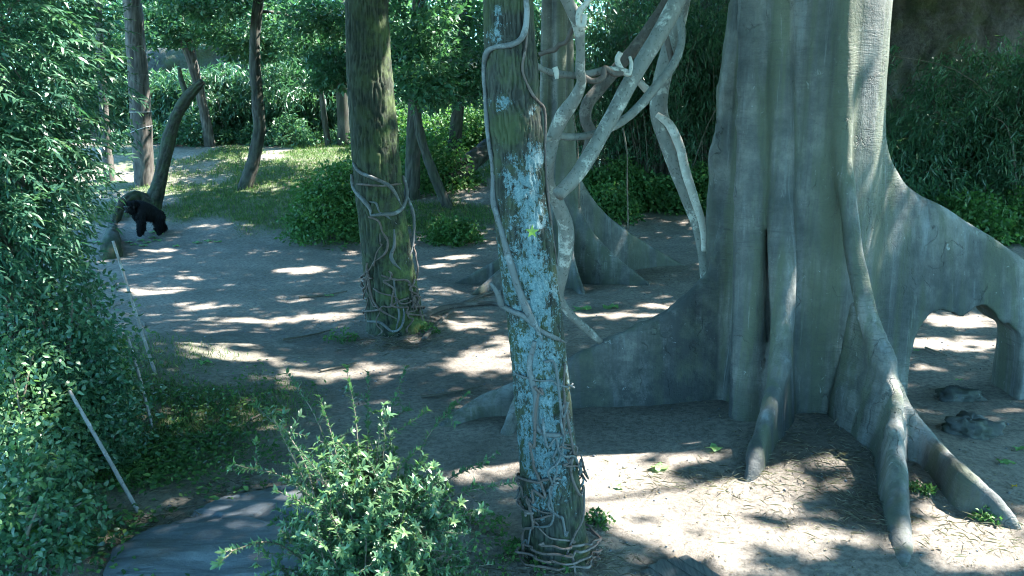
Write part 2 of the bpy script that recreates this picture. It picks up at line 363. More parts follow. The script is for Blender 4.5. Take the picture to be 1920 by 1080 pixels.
def leaf_objects(parent, p, d, nrm, L, W, V, mat, tpl, n_max=300):
    """the leaves that show largest become objects of their own; the rest returns as a mask"""
    px, py, z = to_px(p)
    ok = (px > 0) & (px < 1920) & (py > 0) & (py < 1080)
    score = np.where(ok, np.broadcast_to(L, len(p)) / z, 0) * (0.6 + 0.8 * np.abs(np.sum(unit(nrm) * unit(CAM - p), 1)))
    # prefer leaves nearer the camera
    score = score - 0.02 * (z - z.min()) * score
    pick = np.argsort(-score)[:n_max]
    key = mat.name
    if key not in UNIT_LEAF:
        UNIT_LEAF[key] = [mesh_np('leaf', tpl[0], tpl[1], mat, attrs={'v': np.full(len(tpl[0]), q)}) for q in (0.15, 0.4, 0.65, 0.9)]
    dd = unit(d); s = unit(np.cross(dd, nrm)); nn = np.cross(s, dd); base = np.array(parent.location)
    Lb = np.broadcast_to(L, len(p)); Wb = np.broadcast_to(W, len(p))
    for k in pick:
        o = bpy.data.objects.new('leaf', UNIT_LEAF[key][min(3, int(V[k] * 4))]); COL.objects.link(o); o.parent = parent
        m = np.eye(4); m[:3, 0] = dd[k] * Lb[k]; m[:3, 1] = s[k] * Wb[k]; m[:3, 2] = nn[k] * Lb[k]; m[:3, 3] = p[k] - base
        o.matrix_local = Matrix(m.tolist())
    keep = np.ones(len(p), bool); keep[pick] = False
    return keep
def clumps(centres, rad, per, up=0.5, droop=0.0, flat=0.6):
    """leaf positions, directions and normals for leaf clumps; each clump is a loose spray"""
    k = len(centres); rad = np.broadcast_to(rad, k)
    c = np.repeat(centres, per, 0); r = np.repeat(rad, per)
    off = rnd_unit(k * per) * (RG.random(k * per) ** 0.5)[:, None] * r[:, None]; off[:, 2] *= flat
    d = unit(off + rnd_unit(k * per) * 0.6 * r[:, None]); d[:, 2] -= droop; d = unit(d)
    n = unit(rnd_unit(k * per) * 0.75 + np.array([0, 0, up]) + unit(off) * 0.25)
    return c + off, d, n

# ------------------------------------------------------------------ the ground: one sheet
def lines(segs):
    out = []
    for a, b, st in segs: out.append(np.arange(a, b, st))
    return np.concatenate(out + [[segs[-1][1]]])
gx = lines([(-160, -40, 12), (-40, -14, 1.3), (-14, -7, 0.2), (-7, 9, 0.07), (9, 16, 0.2), (16, 40, 1.2), (40, 160, 12)])
gy = lines([(-30, 2, 3), (2, 5.5, 0.4), (5.5, 16, 0.064), (16, 28, 0.11), (28, 46, 0.35), (46, 80, 2), (80, 240, 12)])
X, Y = np.meshgrid(gx, gy)
Z = terrain(X, Y)
rough = np.exp(-((np.maximum(0, Y - 9)) / 16.0))
Z = Z + rough * (0.030 * (n2(X, Y, 5.0, 3, 21) - 0.5) + 0.016 * (n2(X, Y, 13.0, 2, 22) - 0.5))
def blob(cx, cy, rx, ry, X, Y): return np.exp(-(((X - cx) / rx) ** 2 + ((Y - cy) / ry) ** 2))
def grass_mask(X, Y):
    nz = n2(X, Y, 0.8, 3, 31)
    a = .55 * blob(-4.4, 9.4, 1.0, 2.2, X, Y) + .8 * blob(-6.2, 9, 2.0, 4, X, Y) + 0.3 * blob(-3.2, 11.0, 0.6, 1.4, X, Y)
    b = 1.3 * sm(24.5, 28.5, Y) * (1 - sm(-1.5, 2.0, X)) * (0.45 + 0.55 * sm(-11, -8.5, X)) * (1 - sm(35.5 + 1.5 * sm(-10, -8, X), 37 + 1.5 * sm(-10, -8, X), Y))
    c = 0.9 * sm(28, 31, Y) * sm(1.5, 4, X)
    return np.clip((a + b * sm(.26, .52, n2(X, Y, .55, 3, 33)) * 1.25 + c) * sm(0.25, 0.6, nz) * 1.5, 0, 1)
GM = grass_mask(X, Y)
DK = np.clip(0.45 * blob(-3.2, 14.2, 2.6, 1.5, X, Y) + 0.4 * blob(-1.6, 12.2, 2.2, 1.0, X, Y) + 0.7 * sm(29, 31, Y) * sm(0.5, 2, X) + 0.55 * blob(3.2, 8.8, 0.9, 0.9, X, Y), 0, 0.85) * sm(0.2, 0.55, n2(X, Y, 2.2, 3, 8))  # darker soil; mid band and root gap carry painted shade
ny_, nx_ = X.shape
ii = np.arange(ny_ - 1)[:, None] * nx_ + np.arange(nx_ - 1)[None]
gf = np.stack([ii, ii + 1, ii + nx_ + 1, ii + nx_], -1).reshape(-1, 4)
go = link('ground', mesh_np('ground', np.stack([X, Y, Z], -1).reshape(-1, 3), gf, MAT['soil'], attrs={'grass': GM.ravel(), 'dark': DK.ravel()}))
tag(go, 'bare trampled earth floor of the wooded enclosure', 'ground', kind='structure')

# ------------------------------------------------------------------ implicit surfaces for the buttressed trees
def surface_nets(Fv, o, h):
    s = Fv < 0; nx, ny, nz = Fv.shape
    cnt = np.zeros((nx - 1, ny - 1, nz - 1), np.int8)
    for a in (0, 1):
        for b in (0, 1):
            for c in (0, 1): cnt += s[a:nx - 1 + a, b:ny - 1 + b, c:nz - 1 + c]
    act = np.argwhere((cnt > 0) & (cnt < 8)); idx = np.full(cnt.shape, -1, np.int32); idx[tuple(act.T)] = np.arange(len(act))
    acc = np.zeros((len(act), 3)); num = np.zeros(len(act))
    for ax in range(3):
        o1, o2 = [q for q in range(3) if q != ax]
        for a in (0, 1):
            for b in (0, 1):
                p0 = act.copy(); p0[:, o1] += a; p0[:, o2] += b; p1 = p0.copy(); p1[:, ax] += 1
                f0 = Fv[tuple(p0.T)]; f1 = Fv[tuple(p1.T)]; m = (f0 < 0) != (f1 < 0)
                t = np.where(m, f0 / np.where(m, f0 - f1, 1), 0); q = p0.astype(float); q[:, ax] += t
                acc[m] += q[m]; num[m] += 1
    v = np.array(o) + h * acc / num[:, None]; faces = []
    for ax in range(3):
        o1, o2 = [(1, 2), (2, 0), (0, 1)][ax]
        sl0 = [slice(None)] * 3; sl1 = [slice(None)] * 3; sl0[ax] = slice(0, -1); sl1[ax] = slice(1, None)
        a = s[tuple(sl0)]; b = s[tuple(sl1)]; e = np.argwhere(a != b)
        lim = np.array(cnt.shape); ok = (e[:, o1] > 0) & (e[:, o2] > 0) & (e[:, o1] < lim[o1]) & (e[:, o2] < lim[o2]); e = e[ok]
        fl = a[tuple(e.T)]; c = []
        for da, db in ((-1, -1), (0, -1), (0, 0), (-1, 0)):
            q = e.copy(); q[:, o1] += da; q[:, o2] += db; c.append(idx[tuple(q.T)])
        c = np.stack(c, 1); c[~fl] = c[~fl][:, ::-1]; faces.append(c)
    return v, np.vstack(faces)
def vnormals(v, f):
    n = np.zeros_like(v); fn = np.cross(v[f[:, 2]] - v[f[:, 0]], v[f[:, 3]] - v[f[:, 1]])
    for k in range(4):
        for a in range(3): n[:, a] += np.bincount(f[:, k], fn[:, a], len(v))
    return unit(n)
def smin(a, b, k):
    h = np.clip(0.5 + 0.5 * (b - a) / k, 0, 1); return b + (a - b) * h - k * h * (1 - h)
def smax(a, b, k): return -smin(-a, -b, k)
class Field:
    def __init__(s, lo, hi, h):
        s.h = h; s.lo = np.array(lo, float); n = np.ceil((np.array(hi) - s.lo) / h).astype(int) + 1
        s.ax = [(s.lo[k] + h * np.arange(n[k])).astype(np.float32) for k in range(3)]; s.n = n
        s.X2, s.Y2 = np.meshgrid(s.ax[0], s.ax[1], indexing='ij'); s.Zv = s.ax[2][None, None]
        s.comp = []; s.F = None
    def add(s, name, f, k=0.15):
        s.F = f if s.F is None else smin(s.F, f, k).astype(np.float32); s.comp.append((name, f))
    def fin(s, top, w0, flare, wmax=0.6, rnd=0.12, wob=0.05, seed=0):
        """a plank buttress: walls under the ridge line TOP, thicker downwards"""
        t = catmull(np.asarray(top, float), 60); xy = t[:, :2]
        best = np.full(s.X2.shape, 1e9, np.float32); zt = np.zeros_like(best); par = np.zeros_like(best)
        wx = s.X2 + wob * (n2(s.X2, s.Y2, 1.1, 2, seed) - 0.5); wy = s.Y2 + wob * (n2(s.X2, s.Y2, 1.1, 2, seed + 5) - 0.5)
        for k in range(len(xy) - 1):
            a, b = xy[k], xy[k + 1]; ab = b - a; L2 = ab @ ab + 1e-9
            u = np.clip(((wx - a[0]) * ab[0] + (wy - a[1]) * ab[1]) / L2, 0, 1)
            d = np.hypot(wx - a[0] - u * ab[0], wy - a[1] - u * ab[1]); m = d < best
            best = np.where(m, d, best); zt = np.where(m, t[k, 2] + u * (t[k + 1, 2] - t[k, 2]), zt); par = np.where(m, (k + u) / (len(xy) - 1), par)
        zt3 = zt[..., None]; dep = np.maximum(0, zt3 - s.Zv)
        w = np.minimum(w0 + flare * dep, wmax)
        # slope of the ridge makes the vertical measure too large where it is steep
        gzx, gzy = np.gradient(zt, s.h); sl = np.sqrt(1 + np.minimum(gzx ** 2 + gzy ** 2, 30))[..., None]
        return smax(best[..., None] - w, (s.Zv - zt3) / sl, rnd).astype(np.float32)
    def chain(s, pts):
        """round cone chain; pts rows x,y,z,r"""
        pts = np.asarray(pts, float); out = None
        lo = pts[:, :3].min(0) - 1.0; hi = pts[:, :3].max(0) + 1.0
        sl = tuple(slice(max(0, int((lo[k] - s.lo[k]) / s.h)), max(1, int((hi[k] - s.lo[k]) / s.h) + 1)) for k in range(3))
        x = s.ax[0][sl[0]][:, None, None]; y = s.ax[1][sl[1]][None, :, None]; z = s.ax[2][sl[2]][None, None]
        for a, b in zip(pts[:-1], pts[1:]):
            ab = b[:3] - a[:3]; u = np.clip(((x - a[0]) * ab[0] + (y - a[1]) * ab[1] + (z - a[2]) * ab[2]) / (ab @ ab), 0, 1)
            d = np.sqrt((x - a[0] - u * ab[0]) ** 2 + (y - a[1] - u * ab[1]) ** 2 + (z - a[2] - u * ab[2]) ** 2) - (a[3] + u * (b[3] - a[3]))
            out = d if out is None else np.minimum(out, d)
        full = np.full(tuple(s.n), 1.0, np.float32); full[sl] = out
        return full
    def build(s, parent, names, mat, detail, dark):
        v, f = surface_nets(s.F, s.lo, s.h); nr = vnormals(v, f)
        v = v + nr * detail(v)[:, None]; nr = vnormals(v, f)
        ijk = np.clip(np.round((v - s.lo) / s.h).astype(int), 0, s.n - 1)
        own = np.argmin(np.stack([c[1][tuple(ijk.T)] for c in s.comp], 1), 1)
        gid = [names.index(c[0]) for c in s.comp]; own = np.array(gid)[own]
        fo = own[f[:, 0]]; dk = dark(v); out = []
        for k, nm in enumerate(names):
            ff = f[fo == k]
            if not len(ff): continue
            u, inv = np.unique(ff, return_inverse=True)
            out.append((nm, part('trunk' if nm == 'trunk' else 'buttress', parent, v[u], inv.reshape(-1, 4), mat, attrs={'dark': dk[u]}, normals=nr[u])))
        return dict(out)
def Pr(px, py, Y, r): return np.append(P(px, py, Y), r)

# ---- the giant tree on the right
BT = thing('buttressed_tree', 'giant smooth grey tree with wide plank buttress roots, one pierced by an arched hole', 'tree', (3.75, 11.5, float(terrain(3.75, 11.5))))
fd = Field((-1.3, 6.6, -0.35), (8.3, 13.3, 6.2), 0.038)
cx = 3.78; cy = 11.55
zz = fd.Zv; fl = 1 + 0.10 * np.exp(-np.maximum(zz, 0) / 1.1) - 0.012 * zz
cd = (np.sqrt(((fd.X2 - cx)[..., None] / 0.93) ** 2 + ((fd.Y2 - cy)[..., None] / 1.08) ** 2) - fl) * 0.95
fd.add('trunk', cd.astype(np.float32))
fd.add('trunk', fd.chain([Pr(1409, -60, 10.95, .19), Pr(1407, 300, 10.8, .19), Pr(1402, 600, 10.62, .20), Pr(1398, 830, 10.45, .22)]), 0.07)
fd.add('trunk', fd.chain([Pr(1462, -60, 10.75, .16), Pr(1465, 350, 10.6, .16), Pr(1468, 600, 10.25, .14), Pr(1462, 690, 10.0, .12)]), 0.10)
fd.add('trunk', fd.chain([Pr(1578, -60, 10.62, .10), Pr(1581, 300, 10.42, .10), Pr(1600, 470, 10.18, .10), Pr(1625, 590, 9.92, .11), Pr(1662, 680, 9.6, .13)]), 0.16)
fd.add('root_front', fd.fin([P(1470, 560, 10.5), P(1468, 640, 10.2), P(1455, 700, 9.92), P(1436, 770, 9.5), A(1412, 845, .25), A(1388, 900, .05), A(1380, 925, -.1)], 0.085, 0.10, 0.2, 0.12, seed=1), 0.12)
fd.add('root_fork', fd.fin([P(1612, 560, 10.2), P(1640, 640, 9.8), P(1672, 700, 9.4), P(1682, 760, 9.05), P(1684, 850, 8.45), P(1686, 950, 7.85), P(1694, 1065, 7.1)], 0.09, 0.14, 0.26, 0.13, seed=2), 0.10)
fd.add('root_right', fd.fin([P(1660, 680, 9.6), P(1705, 750, 9.35), P(1750, 815, 9.1), A(1810, 875, .38), A(1865, 925, .26), A(1905, 968, .10), A(1925, 1000, -.05)], 0.06, 0.20, 0.26, 0.10, seed=3), 0.10)
fd.add('root_left', fd.fin([P(1392, -80, 11.75), P(1380, 80, 11.7), P(1370, 300, 11.62), P(1350, 430, 11.55), P(1314, 522, 11.5), P(1250, 578, 11.4), P(1150, 625, 11.3), P(1075, 664, 11.2), P(985, 708, 11.05), P(905, 742, 10.95), A(832, 788, .06)], 0.10, 0.10, 0.27, 0.14, seed=4), 0.08)
fd.add('root_left', fd.chain([Pr(1010, 700, 11.05, .12), Pr(975, 760, 10.6, .10), Pr(950, 815, 10.2, .09)]), 0.12)
finD = fd.fin([P(1585, -60, 11.4), P(1630, 100, 11.45), P(1652, 240, 11.5), P(1680, 320, 11.55), P(1720, 362, 11.6), P(1790, 402, 11.7), P(1870, 450, 11.8), P(1940, 510, 11.9), P(2010, 620, 12.05), P(2060, 740, 12.15)], 0.19, 0.12, 0.36, 0.2, seed=6)
x3 = fd.X2[..., None]; y3 = fd.Y2[..., None]
hc = P(1790, 640, 11.75)
hn = 0.22 * (n2(fd.X2 * 3.0, fd.X2 * 0 + 1.7, 2.0, 3, 4)[..., None] - 0.5)
hx = (x3 - hc[0]) / 0.80; hz = (fd.Zv - (0.02 + 0.25 * hn)) / (1.20 + hn - .30 * np.maximum(0, x3 - hc[0] - .2) + 0.05 * np.sin((x3 - hc[0]) * 9))
hole = ((np.abs(hx) ** 4.5 + np.maximum(hz, 0) ** 4.5) ** (1 / 4.5) - 1) * 0.65
hole = np.maximum(hole, 10.7 - y3)
lipd = 0.0 * np.exp(-(((x3 - P(1752, 590, 11.7)[0]) / 0.10) ** 2 + ((fd.Zv - 1.05) / 0.2) ** 2))
fd.add('root_arch', smax(finD, -(hole + lipd), 0.05).astype(np.float32), 0.16)
fd.F = smax(fd.F, -(np.maximum(hole + lipd, (5.05 - x3))), 0.04).astype(np.float32)
fd.F = smax(fd.F, -fd.chain([Pr(1374, -90, 11.02, .085), Pr(1374, 300, 10.93, .09), Pr(1370, 600, 10.78, .10), Pr(1366, 800, 10.62, .10)]), 0.05).astype(np.float32)
fd.F[:, :, -1] = np.maximum(fd.F[:, :, -1], 0.02)
def det(v):
    g = 0.050 * (fbm(v * np.array([1.6, 1.6, 0.5]), 3, 3) - 0.5) + 0.022 * (fbm(v * np.array([6, 6, 2.0]), 3, 6) - 0.5)
    rg = blob(*P(1640, 720, 9.8)[[0, 2]], 0.45, 0.5, v[:, 0], v[:, 2]) + 0.9 * blob(*P(1760, 570, 11.7)[[0, 2]], 0.9, 0.35, v[:, 0], v[:, 2])
    g = g + .10 * (fbm(np.stack([(v[:, 0] - v[:, 2]) * 1.3, v[:, 1], (v[:, 0] + v[:, 2]) * 3.2], -1), 3, 15) - .5) * (v[:, 0] < 2.7) * sm(-.6, .6, v[:, 0])
    return g + 0.09 * np.clip(rg, 0, 1) * (np.abs(2 * fbm(v * 3.5, 4, 12) - 1) - 0.35)
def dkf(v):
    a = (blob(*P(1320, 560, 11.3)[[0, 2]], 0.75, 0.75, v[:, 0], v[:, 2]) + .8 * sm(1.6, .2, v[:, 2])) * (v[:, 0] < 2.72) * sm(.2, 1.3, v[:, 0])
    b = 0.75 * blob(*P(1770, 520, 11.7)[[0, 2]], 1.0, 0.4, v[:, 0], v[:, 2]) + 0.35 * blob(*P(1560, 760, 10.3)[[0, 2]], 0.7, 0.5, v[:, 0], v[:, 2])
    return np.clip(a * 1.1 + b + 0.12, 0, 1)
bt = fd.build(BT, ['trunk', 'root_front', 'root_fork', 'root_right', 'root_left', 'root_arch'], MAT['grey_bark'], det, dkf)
bt['root_arch']['label'] = 'buttress root pierced by a ragged arched hole'
uz = [5.9, 8, 10.5, 13]; uv, uf, uc = tube([[cx + 0.02, cy, z] for z in uz], [1.02, .92, .8, .6], 48, 30, lambda v, rd, c: (0.10 * (vn(v * np.array([2.2, 2.2, .2]), 2) - .5), np.zeros(v.shape[:2])))
part('upper_trunk', BT, uv, uf, MAT['grey_bark'], attrs={'dark': np.full(len(uv), 0.1)})
del fd, finD, hole, hx, hz, cd

# ---- the smaller buttressed tree behind it
b2 = G(1040, 500); YB = 20.3
ST = thing('buttressed_tree', 'slim grey tree with low curved plank roots standing behind the hanging lianas', 'tree', (P(1040, 500, YB)[0], YB, 0.0))
tx = P(1040, 300, YB)[0]
fs = Field((tx - 3.4, 17.2, -0.35), (tx + 4.0, 23.3, 6.6), 0.045)
c1 = np.sqrt((fs.X2 - tx) ** 2 + (fs.Y2 - YB) ** 2)[..., None] - (0.29 - 0.008 * fs.Zv + 0.10 * np.exp(-np.maximum(fs.Zv, 0)))
fs.add('trunk', c1.astype(np.float32))
for off in ((-0.24, -0.20), (0.08, -0.31), (0.29, -0.08)):
    fs.add('trunk', fs.chain([(tx + off[0] * .8, YB + off[1] * .8, 6.8, .13), (tx + off[0], YB + off[1], 3, .14), (tx + off[0] * 1.2, YB + off[1] * 1.2, 0, .2)]), 0.06)
fins2 = {'left': [P(1022, 130, YB), P(1012, 330, 20.2), P(990, 420, 19.9), P(955, 470, 19.6), P(905, 500, 19.5), P(850, 530, 19.3)],
         'front_left': [P(1022, 330, 20), P(1005, 430, 19.6), P(975, 475, 19.2), P(930, 510, 18.8), P(878, 556, 18.2)],
         'front': [P(1050, 200, 20), P(1058, 380, 19.8), P(1070, 460, 19.3), P(1082, 510, 18.9), P(1094, 560, 18.2)],
         'front_right': [P(1062, 150, 20.2), P(1070, 310, 20.0), P(1085, 380, 19.8), P(1110, 430, 19.6), P(1150, 475, 19.4), P(1212, 526, 19.2)],
         'right': [P(1066, 130, 20.4), P(1074, 280, 20.5), P(1095, 345, 20.6), P(1130, 395, 20.8), P(1180, 435, 21.1), P(1235, 468, 21.4), P(1300, 505, 21.6)]}
for k, (nm, tp) in enumerate(fins2.items()):
    fs.add(nm, fs.fin(tp, 0.06, 0.10, 0.28, 0.10, seed=k + 10), 0.12)
fs.F[:, :, -1] = np.maximum(fs.F[:, :, -1], 0.02)
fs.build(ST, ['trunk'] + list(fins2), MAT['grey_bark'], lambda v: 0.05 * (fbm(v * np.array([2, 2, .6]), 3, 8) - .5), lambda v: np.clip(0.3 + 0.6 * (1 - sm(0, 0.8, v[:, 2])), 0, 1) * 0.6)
uv, uf, uc = tube([[tx, YB, z] for z in (6.3, 9, 12)], [.42, .36, .28], 24, 16)
part('upper_trunk', ST, uv, uf, MAT['grey_bark'], attrs={'dark': np.full(len(uv), .2)})
del fs

# ------------------------------------------------------------------ trunks given by outline points (px, py, width)
HOLD = [(cx, cy, BT), (tx, YB, ST)]                # trees that carry the overhead canopy
AXES = {}
def trunk_tree(name, label, pts, mat, nseg=28, nring=60, bark=(9, 0.02), Yb=None, lean=0.0, up=None, group=None, moss=None, lichen=None, top=12.0, root=1.35, key=None, cat='tree', part_name='trunk', hold=True):
    bpx, bpy_, bw = pts[-1]
    base = G(bpx, bpy_) if Yb is None else None
    Y0 = base[1] if Yb is None else Yb
    c, r = [], []
    for px, py, w in pts:
        t = (bpy_ - py) / 500.0; p = P(px, py, Y0 + lean * t); c.append(p); r.append(w / 2 * zc(p) / F)
    c = np.array(c); r = np.array(r)
    if c[-1][2] > terrain(c[-1][0], c[-1][1]) - 0.05:      # carry the foot into the ground
        e = c[-1] + (c[-1] - c[-2]) * 0.15; e[2] = float(terrain(e[0], e[1])) - 0.25
        c = np.vstack([c, e]); r = np.append(r, r[-1] * root)
    if top:
        dv = (c[0] - c[1]) / max(0.3, (c[0][2] - c[1][2])); dv[2] = 1
        for z, s in ((top * 0.72, .85), (top, .6)):
            if z > c[0][2] + 0.6:
                q = c[0] + dv * (z - c[0][2]) * np.array([.6, .6, 1]); c = np.vstack([q, c]); r = np.append(r[0] * s, r)
    c = c[::-1]; r = r[::-1]
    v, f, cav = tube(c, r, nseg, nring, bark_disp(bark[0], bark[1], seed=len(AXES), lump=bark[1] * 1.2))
    base = np.array([c[0][0], c[0][1], float(terrain(c[0][0], c[0][1]))])
    e = thing(name, label, cat, base, group)
    at = {'cav': cav, 'moss': np.ones(len(v)) * (moss(v) if moss else 0.6)}
    if lichen: at['lichen'] = lichen(v)
    part(part_name, e, v, f, mat, attrs=at)
    AXES[key or label] = (c, r, e)
    if top and hold: HOLD.append((c[-1][0], c[-1][1], e))
    return e
# front tree with lichen
def lich(v):
    px, py, z = to_px(v); ax = np.interp(py, [0, 260, 450, 600, 760, 1040], [955, 968, 985, 1002, 1018, 1043])
    u = px - ax + 70 * (fbm(v * 3.2, 3, 17) - .5); py_ = py + 260 * (fbm(v * 4.5, 3, 19) - .5); g = .80 * np.exp(-((u - 12) / 36) ** 2) * sm(210, 350, py_) * (1 - sm(560, 640, py))      # the crust down the middle
    g = np.maximum(g, .66 * np.exp(-((u + 2) / 75) ** 2) * sm(330, 450, py_) * (1 - sm(840, 1020, py_)))
    for a, b, s_, t, k in ((930, 65, 20, 26, .62), (945, 190, 26, 26, .62), (1000, 205, 16, 18, .5), (935, 20, 18, 20, .5), (1000, 300, 26, 40, .8), (1020, 940, 60, 40, .5), (975, 330, 26, 40, .5)):
        g = np.maximum(g, k * np.exp(-((px - a) / s_) ** 2 - ((py - b) / t) ** 2))
    return g * (v[:, 1] < 7.45) + 0.12
def moss_right(c, w=0.3):
    return lambda v: np.clip(0.45 + (v[:, 0] - np.interp(v[:, 2], *c)) / w, 0.1, 1)
FT = trunk_tree('lichen_tree', 'furrowed tree trunk blotched with pale blue lichen and wrapped in vines', [(953, -30, 98), (957, 100, 102), (968, 260, 105), (985, 450, 108), (1002, 600, 106), (1018, 760, 108), (1032, 900, 112), (1043, 1035, 128)],
                MAT['lichen_bark'], 136, 480, (22, 0.017), lichen=lich, key='front', root=1.2)
MT = trunk_tree('mossy_tree', 'stout furrowed trunk with yellow green moss and a girdle of vines', [(686, -30, 80), (697, 200, 87), (716, 400, 92), (736, 560, 100), (742, 612, 112)],
                MAT['moss_bark'], 110, 360, (13, 0.028), key='mid', moss=lambda v: np.clip(0.35 + (v[:, 0] + 2.3) * 0.9, 0.1, 1))
trunk_tree('woodland_tree', 'straight grey brown trunk with two pale straps tied round it', [(247, -20, 34), (256, 100, 36), (264, 220, 38), (270, 345, 38)], MAT['pale_bark'], 36, 110, (6, .03), key='strap')
trunk_tree('woodland_tree', 'slim trunk bending aside, sunlit at its pale foot before the bamboo', [(322, -20, 22), (350, 80, 23), (368, 145, 18), (383, 210, 18), (394, 274, 22)], MAT['pale_bark'], 24, 60, (6, .02))
trunk_tree('woodland_tree', 'slim dark trunk that kinks towards its foot on the lit grass', [(486, -20, 20), (477, 90, 20), (482, 180, 22), (486, 240, 24), (475, 300, 25), (460, 352, 30)], MAT['dark_bark'], 28, 80, (6, .025))
trunk_tree('woodland_tree', 'dark upright trunk close behind the mossy vine girdled tree', [(636, -20, 24), (640, 120, 22), (646, 274, 26)], MAT['dark_bark'], 20, 40, (6, .02))
trunk_tree('woodland_tree', 'thin sapling trunk beside bamboo and a dark upright trunk', [(596, 90, 8), (604, 190, 10), (616, 274, 13)], MAT['dark_bark'], 14, 30, (6, .01), top=None)
trunk_tree('woodland_tree', 'thin grey trunk half hidden by the lance leaved shrub', [(182, -20, 12), (190, 130, 15), (200, 270, 17)], MAT['pale_bark'], 18, 40, (6, .015), Yb=31)
trunk_tree('woodland_tree', 'shaded trunk standing between the mossy tree and a forked root', [(786, -20, 24), (780, 120, 26), (776, 250, 28), (772, 372, 32)], MAT['dark_bark'], 28, 70, (6, .02))
trunk_tree('woodland_tree', 'slender dark trunk slanting down into undergrowth', [(776, 180, 14), (790, 260, 17), (812, 325, 18), (840, 390, 22)], MAT['dark_bark'], 22, 50, (6, .02), top=None)
trunk_tree('woodland_tree', 'shaded trunk leaning beside a fallen mossy log', [(880, -20, 24), (866, 110, 25), (856, 230, 24), (846, 332, 28)], MAT['dark_bark'], 28, 70, (6, .02))
# leaning broken trunk over the gorilla
LT = trunk_tree('broken_trunk', 'bent dark broken trunk leaning away from the strapped tree', [(380, 152, 13), (352, 182, 21), (328, 225, 23), (312, 280, 25), (300, 335, 27), (284, 392, 38)], MAT['log_bark'], 32, 90, (7, .03), top=None, key='lean')
c = [P(350, 178, AXES['lean'][0][-2][1]), P(340, 150, AXES['lean'][0][-2][1] + .1), P(336, 128, AXES['lean'][0][-2][1] + .1)]
v, f, ca = tube(c, [.10, .08, .06], 12, 12); part('broken_stub', LT, v, f, MAT['log_bark'], attrs={'cav': ca, 'moss': ca + .5})
YL = AXES['lean'][2].location[1]
g0 = G(206, 482)
c = np.array([P(288, 380, YL - .1), P(262, 368, YL - .3), P(238, 374, YL - .6), P(222, 396, YL - 1.0), P(212, 432, YL - 1.8), P(208, 460, g0[1] + .25), np.array([g0[0], g0[1], -0.15])])
v, f, ca = tube(c, [.18, .15, .15, .16, .18, .26, .34], 24, 60, bark_disp(5, .04, .6, .04, 3))
solo('root_log', v, f, MAT['log_bark'], 'dark arched root log beside the gorilla, propped on bent trunk', 'log', attrs={'cav': ca, 'moss': ca * 0 + .6})
# straps
for k, (ya, yb) in enumerate(((208, 212), (248, 238))):
    cc, rr, e = AXES['strap']; yy = e.location[1]
    p0 = P(266, (ya + yb) / 2, yy); z0 = p0[2]; r0 = np.interp(z0, cc[:, 2], rr) + .012; ax = np.array([np.interp(z0, cc[:, 2], cc[:, 0]), np.interp(z0, cc[:, 2], cc[:, 1])])
    th = np.linspace(0, 2 * math.pi, 33); pts = np.stack([ax[0] + r0 * np.cos(th), ax[1] + r0 * np.sin(th), z0 + (0.12 if k else 0.0) * np.cos(th)], 1)
    v, f, _ = tube(pts, np.full(33, .014), 6, 66, caps=False)
    solo('strap', v, f, MAT['strap'], ['pale strap tied level round a woodland trunk', 'pale strap tied at a slant round a woodland trunk'][k], 'strap')
# fallen log at the back
g1 = G(846, 348); ylog = g1[1]
c = [P(935, 262, ylog + 1.5), P(905, 285, ylog + 1), P(872, 312, ylog + .4), P(838, 345, ylog)]
v, f, ca = tube(c, [.30, .34, .36, .30], 28, 60, bark_disp(3, .08, .5, .08, 5))
solo('fallen_log', v, f, MAT['dark_bark'], 'thick mossy log lying slantwise on the shaded bank', 'log', attrs={'cav': ca, 'moss': ca * 0 + .7})

# ------------------------------------------------------------------ vines on the trunks
def on_trunk(key, px, py, off):
    c, r, e = AXES[key]; d = ray(px, py); y0 = np.interp(1.5, c[:, 2], c[:, 1])
    ts = np.linspace((y0 - 1.2) / d[1], (y0 + .3) / d[1], 240); q = CAM + ts[:, None] * d
    ax = np.stack([np.interp(q[:, 2], c[:, 2], c[:, 0]), np.interp(q[:, 2], c[:, 2], c[:, 1])], 1); R = np.interp(q[:, 2], c[:, 2], r) + off
    ds = np.hypot(q[:, 0] - ax[:, 0], q[:, 1] - ax[:, 1]) - R
    hit = np.where(ds < 0)[0]
    k = hit[0] if len(hit) else int(np.argmin(ds))
    return q[k]
def vine(name, key, pts, mat, label, group=None, seg=8):
    c = np.array([on_trunk(key, p[0], p[1], 0.2 * p[2] / F * 8) for p in pts]); r = np.array([p[2] * .43 * zc(q) / F for p, q in zip(pts, c)]); r[0] *= .7; r[-1] *= .35
    r = r * RG.uniform(.82, 1.18, len(r)); c = c + RG.normal(0, .006, c.shape); n = max(20, len(pts) * 10)
    v, f, ca = tube(c, r, seg, n, lambda v, rd, cc: (0.012 * (fbm(v * 16, 3, 3) - .5), np.zeros(v.shape[:2])))
    return solo(name, v, f, mat, label, 'vine', group=group)
vine('climbing_vine', 'front', [(984, -30, 13), (987, 30, 14), (982, 70, 14), (962, 84, 13), (926, 88, 12), (913, 100, 11), (907, 135, 10), (910, 190, 10), (917, 250, 11), (921, 320, 12), (926, 380, 12), (940, 440, 14), (955, 490, 15), (970, 540, 15), (987, 580, 15), (1003, 612, 13), (1018, 640, 10)], MAT['vine_pale'], 'long pale vine running the height of the lichen trunk with a sharp bend')
vine('climbing_vine', 'front', [(938, 545, 9), (940, 570, 13), (958, 583, 14), (985, 592, 14), (1012, 618, 13), (1040, 634, 11), (1060, 642, 8)], MAT['vine_pale'], 'short thick grey vine crossing the lichen trunk below the long pale vine')
